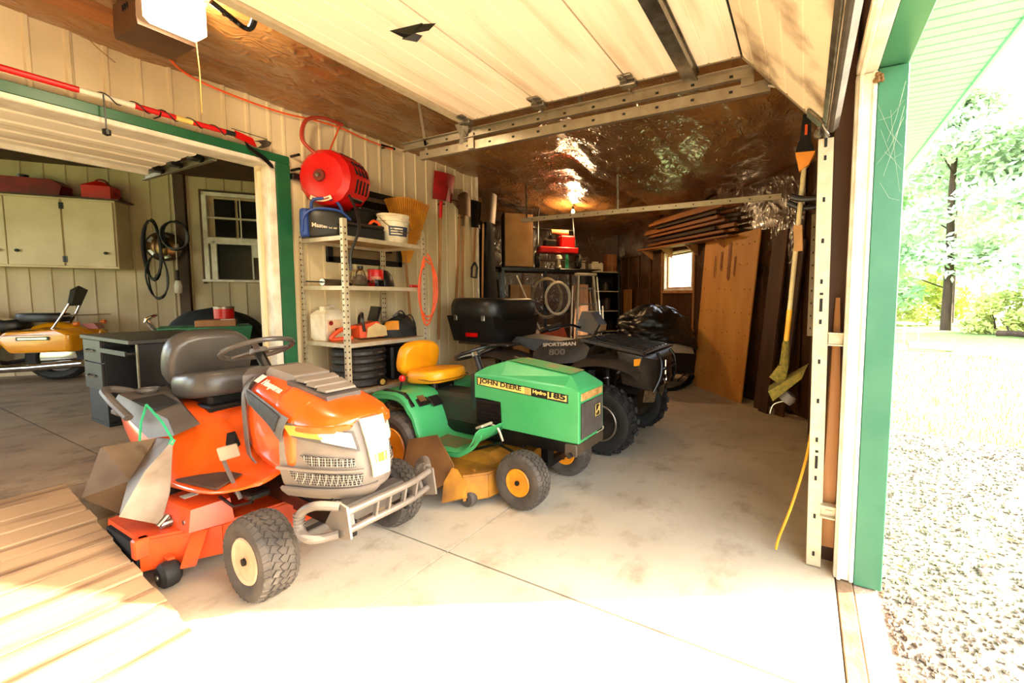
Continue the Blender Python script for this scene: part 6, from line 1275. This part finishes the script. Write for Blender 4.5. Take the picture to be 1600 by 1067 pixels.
for x, s, lab in ((-.05, 1.0, 'long dark red fuel can lying on the wall cabinet'), (.60, .55, 'smaller upright red fuel can on the wall cabinet')):
    g = thing('fuel_can', lab, 'fuel can', IB(-.17+x, .19, 2.855), IBR, 'fuel cans on the cabinet')
    b = B()
    if s == 1.0: obj('body', B().hull([(-.30, -.12, 0), (.28, -.12, 0), (-.30, .12, 0), (.28, .12, 0), (-.28, -.11, .22), (.2, -.11, .22), (-.28, .11, .22), (.2, .11, .22), (.30, -.1, .14), (.30, .1, .14)]), red_dk, g); obj('cap', B().lathe([(.05, .21), (.05, .27), (0, .275)], 12, (-.12, 0, 0)), black_pl, g)
    else: obj('body', B().hull([(-.15, -.11, 0), (.15, -.11, 0), (-.15, .11, 0), (.15, .11, 0), (-.15, -.11, .18), (.15, -.11, .18), (-.15, .11, .18), (.15, .11, .18), (-.04, -.05, .25), (.04, .05, .25), (-.04, .05, .25), (.04, -.05, .25)]), red_pl, g); obj('handle', B().tube([(-.08, 0, .2), (-.03, 0, .28), (.05, 0, .27), (.10, 0, .19)], .014, 8, smooth=4), red_dk, g); obj('spout', B().cyl((.14, 0, .12), (.20, 0, .03), .02, 8), red_dk, g)
# motorcycle, rear toward the right
my = mat('bike_yellow', (.93, .62, .05), .25, c2=(.88, .56, .04), scale=3, coat=.8)
mc = thing('motorcycle', 'yellow touring motorcycle with black seat and chrome backrest', 'motorcycle', (1.80, 9.25, .3), math.atan2(.66, -.75))
for x, rr in ((0, .31), (1.65, .31)):
    w_ = obj('wheel', B().lathe([(.20, -.06), (.27, -.075), (rr, -.04), (rr, .04), (.27, .075), (.20, .06), (.20, -.06)], 32, (0, 0, 0), 'y'), rubber_dark, mc, loc=(x, 0, rr))
    obj('wheel_disc', B().lathe([(0, -.05), (.06, -.05), (.2, -.03), (.2, .03), (.06, .05), (0, .05)], 20, (0, 0, 0), 'y'), chrome, w_)
obj('engine', B().box((.75, 0, .42), (.5, .32, .40), bev=.06).cyl((.62, 0, .5), (.5, 0, .85), .10, 12).cyl((.85, 0, .5), (.98, 0, .85), .10, 12), chrome, mc)
obj('frame', B().tube([(.15, 0, .45), (.4, 0, .72), (.9, 0, .85), (1.35, 0, .95), (1.15, 0, .35), (.5, 0, .25), (.1, 0, .33)], .03, 8), black_mt, mc)
for sg in (-1, 1):
    bgm = obj('saddlebag', B().hull([(-.33, sg*.15, .40), (.30, sg*.15, .40), (-.30, sg*.34, .41), (.26, sg*.34, .41), (-.36, sg*.15, .68), (.42, sg*.15, .64), (-.32, sg*.36, .64), (.36, sg*.36, .60), (-.30, sg*.17, .72), (.36, sg*.17, .70), (-.2, sg*.34, .71), (.3, sg*.33, .68)]), my, mc, smooth=20)
    bv = bgm.modifiers.new('bev', 'BEVEL'); bv.width = .035; bv.segments = 3; bv.limit_method = 'ANGLE'; bv.angle_limit = R(25)
    obj('bag_lid_seam', B().box((.02, sg*.352, .645), (.66, .008, .006)), dark_hole, bgm); obj('bag_badge', B().box((.02, sg*.365, .60), (.30, .012, .045), bev=.004), black_pl, bgm); obj('badge_chrome', B().box((.02, sg*.373, .60), (.26, .006, .022)), chrome, bgm)
    obj('exhaust', B().tube([(.9, sg*.20, .25), (.4, sg*.22, .20), (-.35, sg*.22, .24)], .05, 12, smooth=3), chrome, mc)
    obj('fork', B().cyl((1.65, sg*.11, .31), (1.36, sg*.11, .98), .026, 10), chrome, mc)
    obj('rear_signal', B().lathe([(0, -.03), (.03, -.02), (.03, .02), (0, .03)], 12, (-.33, sg*.25, .78), 'x'), mat('signal_amber', (.9, .45, .1), .3), mc)
def rfen(u, v): a = R(-12+u*130); r = .36+.05*math.sin(v*math.pi); return Vector((-r*math.cos(a)*1.12, (-.11+.22*v), .34+r*math.sin(a)*1.12))
obj('rear_fender', B().sheet(rfen, 18, 8, .01), my, mc, smooth=60)
def ffen(u, v): a = R(10+u*130); r = .345+.03*math.sin(v*math.pi); return Vector((1.65-r*math.cos(a), (-.09+.18*v), .31+r*math.sin(a)))
obj('front_fender', B().sheet(ffen, 18, 8, .01), my, mc, smooth=60)
b = B(); pad(b, Matrix.Translation((1.05, 0, .86)) @ Matrix.Rotation(R(-8), 4, 'Y'), .62, .34, .26, e=2.4); obj('fuel_tank', b, my, mc, smooth=60)
b = B(); pad(b, Matrix.Translation((.52, 0, .74)) @ Matrix.Rotation(R(10), 4, 'Y'), .52, .36, .14, e=2.6); obj('seat', b, black_pl, mc, smooth=60)
b = B(); pad(b, Matrix.Translation((.12, 0, .86)), .50, .26, .12, e=2.6); obj('pillion', b, black_pl, mc, smooth=60)
bkr = obj('backrest', B().hull([(-.16, -.09, 1.02), (-.16, .09, 1.02), (-.22, -.12, 1.24), (-.22, .12, 1.24), (-.24, 0, 1.30), (-.20, -.09, 1.02), (-.20, .09, 1.02), (-.27, -.11, 1.24), (-.27, .11, 1.24)]), black_pl, mc)
for sg in (-1, 1): obj('sissy_bar', B().tube([(-.02, sg*.13, .70), (-.10, sg*.12, .85), (-.19, sg*.10, 1.05)], .012, 8, smooth=3), chrome, bkr)
obj('luggage_rack', B().tube([(-.10, -.12, .88), (-.48, -.12, .90), (-.52, 0, .90), (-.48, .12, .90), (-.10, .12, .88)], .009, 8).bar((-.25, -.12, .89), (-.25, .12, .89), .012, .008).bar((-.38, -.12, .895), (-.38, .12, .895), .012, .008), chrome, mc)
obj('tail_lamp', B().hull([(-.36, -.10, .70), (-.36, .10, .70), (-.44, -.07, .70), (-.44, .07, .70), (-.40, -.08, .78), (-.40, .08, .78), (-.30, -.12, .77), (-.30, .12, .77)]), mat('tail_red', (.6, .04, .03), .2, coat=1), mc)
obj('handlebar', B().tube([(1.02, -.42, 1.12), (1.2, -.30, 1.14), (1.3, 0, 1.04), (1.2, .30, 1.14), (1.02, .42, 1.12)], .013, 8, smooth=4), chrome, mc); obj('headlight', B().lathe([(0, -.12), (.07, -.10), (.10, 0), (.10, .04), (0, .05)], 16, (1.48, 0, .92), 'x'), chrome, mc)
# desk, drawers facing left
dm = mat('desk_grey', (.20, .185, .165), .4, c2=(.16, .145, .13), scale=5); dkm = mat('desk_black', (.05, .045, .04), .5)
dk = thing('desk', 'dark grey office desk with two drawers behind the orange tractor', 'desk', (1.6, 5.44, .3))
obj('top', B().box((.02, 0, .80), (.66, 1.14, .035), bev=.004), dm, dk); obj('end_panel', B().box((.03, -.53, .39), (.56, .025, .78), bev=.003), dkm, dk); obj('end_edge', B().box((-.255, -.53, .39), (.008, .026, .78)), galv, dk)
obj('modesty_panel', B().box((.28, 0, .45), (.02, 1.04, .6)), dkm, dk); obj('pedestal', B().box((.0, .33, .40), (.56, .44, .74), bev=.003), dkm, dk)
for z, h in ((.68, .20), (.45, .24)):
    d_ = obj('drawer', B().box((-.29, .33, z), (.02, .43, h), bev=.004), dm, dk); obj('handle', B().tube([(-.305, .25, z+.01), (-.33, .29, z), (-.33, .37, z), (-.305, .41, z+.01)], .008, 6, smooth=3), chrome, d_)
obj('keyboard_tray', B().box((-.15, -.18, .70), (.3, .56, .02)).box((-.30, -.18, .70), (.01, .56, .04)), dm, dk); obj('foot', B().box((0, .33, .015), (.56, .44, .03)), dkm, dk)
# coiled hoses, metal disc and trouble light on the back wall
dc = thing('round_fan', 'round brown metal fan disc hung on the back room wall', 'fan', IB(1.05, .12, 2.22), IBR)
obj('disc', B().lathe([(0, -.06), (.10, -.055), (.18, -.03), (.22, 0), (.22, .02), (0, .03)], 24, (0, 0, 0), 'y'), mat('fan_bronze', (.5, .36, .22), .25, .8), dc); obj('hub', B().lathe([(.04, -.065), (.03, -.085), (0, -.088)], 12, (0, 0, 0), 'y'), black_mt, dc); obj('rim', B().tube([(.22*math.cos(k*R(15)), .0, .22*math.sin(k*R(15))) for k in range(24)], .008, 6, closed=True), black_mt, dc)
for k in range(5): a = k*R(72); obj('blade', B().hull([(.04*math.cos(a), -.05, .04*math.sin(a)), (.19*math.cos(a-.25), -.035, .19*math.sin(a-.25)), (.19*math.cos(a+.25), -.04, .19*math.sin(a+.25)), (.19*math.cos(a), -.03, .19*math.sin(a))]), steel, dc)
for i, (s, z, rx, rz, lab) in enumerate(((.98, 2.15, .09, .46, 'long loop of black cord hanging over the fan disc'), (1.25, 2.38, .14, .22, 'small round black hose loop right of the fan disc'), (1.02, 1.75, .11, .34, 'black cord loop hanging below the fan disc'))):
    pts = []
    for k in range(2*20): t = k/20*2*math.pi; pts.append((rx*math.sin(t)*(1+.15*(k//20)), -.02*(k//20)+.01*math.sin(k), rz*math.cos(t)*(1-.06*(k//20))))
    tag(obj('black_cord_loop', B().tube(pts, .016 if i != 2 else .011, 6), black_pl, loc=IB(s, .26, z), rot=IBR), lab, 'cord', 'cords by the fan')
tl = thing('trouble_light', 'pale trouble light hanging on a thin cord from above', 'lamp', IB(1.22, .2, 1.50), IBR)
obj('cage', B().lathe([(.03, 0), (.045, .02), (.05, .12), (.03, .2)], 10), white_trim, tl); obj('grip', B().cyl((0, 0, .2), (0, 0, .36), .02, 10), black_pl, tl); obj('cord', B().tube([(0, 0, .36), (.01, 0, 1.2), (-.02, 0, 2.78)], .005, 5), white_trim, tl)
# black covered shape, green cart, red can
cvm = mat('cover_cloth', (.05, .045, .04), .8)
cg = thing('covered_barbecue', 'low shape under a black cloth cover below the back window', 'covered barbecue', (3.05, 7.9, .3), IBR)
def cv2(u, v):
    t = u*2*math.pi; r = max(0, 1-v**4)**.5; c, s = math.cos(t), math.sin(t); e = (abs(c)**4+abs(s)**4)**-.25; k = 1+.03*noise.noise(Vector((c*4, s*4, v*2)))
    return Vector((.62*c*e*r*k-.02, .34*s*e*r*k, .01+1.0*v-.16*v*(c*r > 0)*c*r))
obj('cover', B().sheet(cv2, 40, 14, .008), cvm, cg, smooth=60); obj('cover_cord', B().tube([cv2(k/30, .08)*1.01 for k in range(30)], .008, 5, closed=True), cvm, cg)
wc = thing('garden_cart', 'green steel garden cart with chrome handle behind the orange tractor seat', 'cart', (2.25, 6.15, .3), R(-20))
gcm = mat('cart_green', (.20, .50, .33), .5); obj('tub', B().hull([(-.30, -.2, .35), (.30, -.2, .35), (-.30, .2, .35), (.30, .2, .35), (-.38, -.27, .83), (.38, -.27, .83), (-.38, .27, .83), (.38, .27, .83)]), gcm, wc)
for sg in (-1, 1):
    w_ = obj('wheel', B().lathe([(.02, -.025), (.14, -.03), (.16, 0), (.14, .03), (.02, .025)], 20, (0, 0, 0), 'y'), rubber_dark, wc, loc=(.1, sg*.25, .162)); obj('hub', B().cyl((0, -.035, 0), (0, .035, 0), .03, 10), jrim, w_)
    obj('strut', B().cyl((.1, sg*.19, .16), (.12, sg*.19, .42), .015, 8), black_mt, wc)
obj('leg', B().tube([(-.22, -.15, .38), (-.26, -.15, 0.01), (-.26, .15, 0.01), (-.22, .15, .38)], .014, 8), black_mt, wc); obj('handle', B().tube([(-.34, -.16, .70), (-.46, -.16, .90), (-.40, -.14, .96), (-.40, .14, .96), (-.46, .16, .90), (-.34, .16, .70)], .014, 8, smooth=3), chrome, wc)
wbx = thing('brown_box_on_cart', 'flat brown box lying across the green cart', 'box', (2.30, 6.05, 1.131), R(-25)); obj('carton', B().box((0, 0, .035), (.34, .26, .07), bev=.004), wood_new, wbx); obj('flap', B().box((.1, -.05, .075), (.12, .12, .008)), white_trim, wbx)
rd = thing('red_tin', 'round red tin with a silver lid on the flat brown box', 'tin', (2.36, 6.02, 1.215)); obj('body', B().lathe([(.085, 0), (.09, .005), (.09, .12), (.08, .125)], 20), red_pl, rd); obj('lid', B().lathe([(.092, .115), (.092, .14), (.06, .145), (.06, .138), (0, .138)], 20), galv, rd)
rd.location.z = 1.212
# ================================================================ OUTDOORS
leaf_ms = [mat('leaf_pale', (.70, .80, .66), .7, c2=(.80, .86, .74), scale=1.2), mat('leaf_yellow', (.80, .80, .44), .7, c2=(.66, .72, .40), scale=1.2), mat('leaf_green', (.54, .70, .50), .7, c2=(.66, .77, .56), scale=1.2)]
for m_ in leaf_ms: m_.node_tree.nodes['Principled BSDF'].inputs['Transmission Weight'].default_value = 0
bark = mat('bark', (.30, .22, .16), .9, c2=(.2, .14, .1), scale=6, stretch=(1, 1, .2), bump=.5)
def tree(name, label, loc, h, tr_h, spread, m_, n=5200, r=.16, leaf=.16, seed=1, group='trees across the lawn', z_flat=.8):
    random.seed(seed); t = thing(name, label, 'tree', (*loc, -.1), 0, group)
    tb = B().tube([(0, 0, -.1), (.04*h/10, 0, h*.3), (-.03*h/10, .1, h*.6), (0, 0, h*.92)], r, 10, smooth=4, r2=r*.35); obj('trunk', tb, bark, t)
    br = B(); blobs = []
    for k in range(26):
        z = tr_h+(h-tr_h)*random.random()**.9; a = random.uniform(0, 6.28); rr = spread*(1-((z-tr_h)/(h-tr_h+.01))**1.6*.75)*random.uniform(.45, 1)
        p = Vector((math.cos(a)*rr, math.sin(a)*rr, z+random.uniform(-.2, .4))); blobs.append(p)
        if k < 12: br.tube([(0, 0, z-.6), Vector((0, 0, z-.6)).lerp(p, .6)+Vector((0, 0, .2)), p], r*.22, 5, r2=r*.05)
    obj('branches', br, bark, t, kind='stuff')
    lf = B()
    for k in range(n):
        c = random.choice(blobs); s = spread*.36*random.random()**.45; a = random.uniform(0, 6.28); ph = math.acos(random.uniform(-1, 1))
        p = c+Vector((math.sin(ph)*math.cos(a)*s, math.sin(ph)*math.sin(a)*s, math.cos(ph)*s*z_flat)); L = leaf*random.uniform(.6, 1.4)
        d = Vector((random.gauss(0, 1), random.gauss(0, 1), random.gauss(0, .6))).normalized(); e = d.orthogonal().normalized()
        o_ = len(lf.v); lf.v += [tuple(p-d*L), tuple(p+e*L*.45), tuple(p+d*L), tuple(p-e*L*.45)]; lf.f.append((o_, o_+1, o_+2, o_+3))
    obj('foliage', lf, m_, t, smooth=0, kind='stuff')
    return t
tree('pine_tree', 'tall tree with bare dark trunk standing at the lawn edge', (26.1, -6.4), 11.5, 5.2, 3.0, leaf_ms[0], 6500, .24, .20, 2)
tree('broadleaf_tree', 'wide pale green tree right of the dark trunk', (25.5, -9.8), 9.5, 1.0, 4.2, leaf_ms[0], 9000, .2, .22, 3)
tree('broadleaf_tree', 'leafy green tree close behind the green jamb', (29.0, -3.6), 8.5, 1.2, 3.0, leaf_ms[2], 6500, .2, .2, 4)
tree('broadleaf_tree', 'tall pale tree far behind the bare trunk', (34.0, -8.5), 13.0, 2.5, 4.6, leaf_ms[0], 8000, .25, .28, 5)
tree('broadleaf_tree', 'yellow-green tree deep in the gap left of the trunk', (40.0, -7.4), 9.0, .6, 3.6, leaf_ms[1], 7000, .2, .25, 6)
tree('broadleaf_tree', 'green tree at the far right edge of view', (25.0, -14.0), 10.0, .8, 4.0, leaf_ms[2], 7000, .2, .22, 7)
for k, (x, y, h, s, lab) in enumerate(((24.3, -7.7, 1.6, 1.2, 'low yellow-green bush right beside the bare trunk'), (23.6, -9.2, 1.8, 1.5, 'broad yellow-green bush at the right lawn edge'), (30.0, -5.2, 1.4, 1.6, 'yellow bush left of the bare trunk'))):
    tree('bush', lab, (x, y), h, .1, s, leaf_ms[1], 2200, .04, .12, 20+k, 'bushes at the lawn edge')
lg = thing('fallen_log', 'dark fallen log lying under the right bushes', 'log', (22.6, -7.75, -.02), R(70)); obj('bark', B().tube([(-.5, 0, .06), (0, .03, .1), (.5, 0, .07)], .12, 8), bark, lg); obj('stub', B().cyl((.1, 0, .1), (.2, .1, .4), .04, 6), bark, lg)
pvc = thing('drain_pipe', 'white drain pipe with dark green mouth lying on the lawn', 'pipe', (15.6, -3.75, 0), R(-70))
obj('pipe', B().tube([(-.9, .10, .06), (-.3, .02, .05), (0, 0, .04), (.28, 0, .02)], .12, 14, smooth=3, cap=False), white_trim, pvc); obj('mouth', B().lathe([(.08, .24), (.115, .26), (.125, .285), (.115, .29), (.09, .28), (0, .2)], 16, (0, 0, 0.02), 'x'), mat('pipe_green', (.02, .28, .22), .5), pvc)
pt = thing('picnic_table', 'small white garden table standing on the far lawn', 'table', (18.6, -3.35, -.1), R(20))
obj('top', B().box((0, 0, .68), (1.2, .7, .04)), white_trim, pt)
for sx in (-1, 1):
    for sy in (-1, 1): obj('leg', B().cyl((sx*.45, sy*.25, 0), (sx*.42, sy*.22, .67), .025, 8), white_trim, pt)
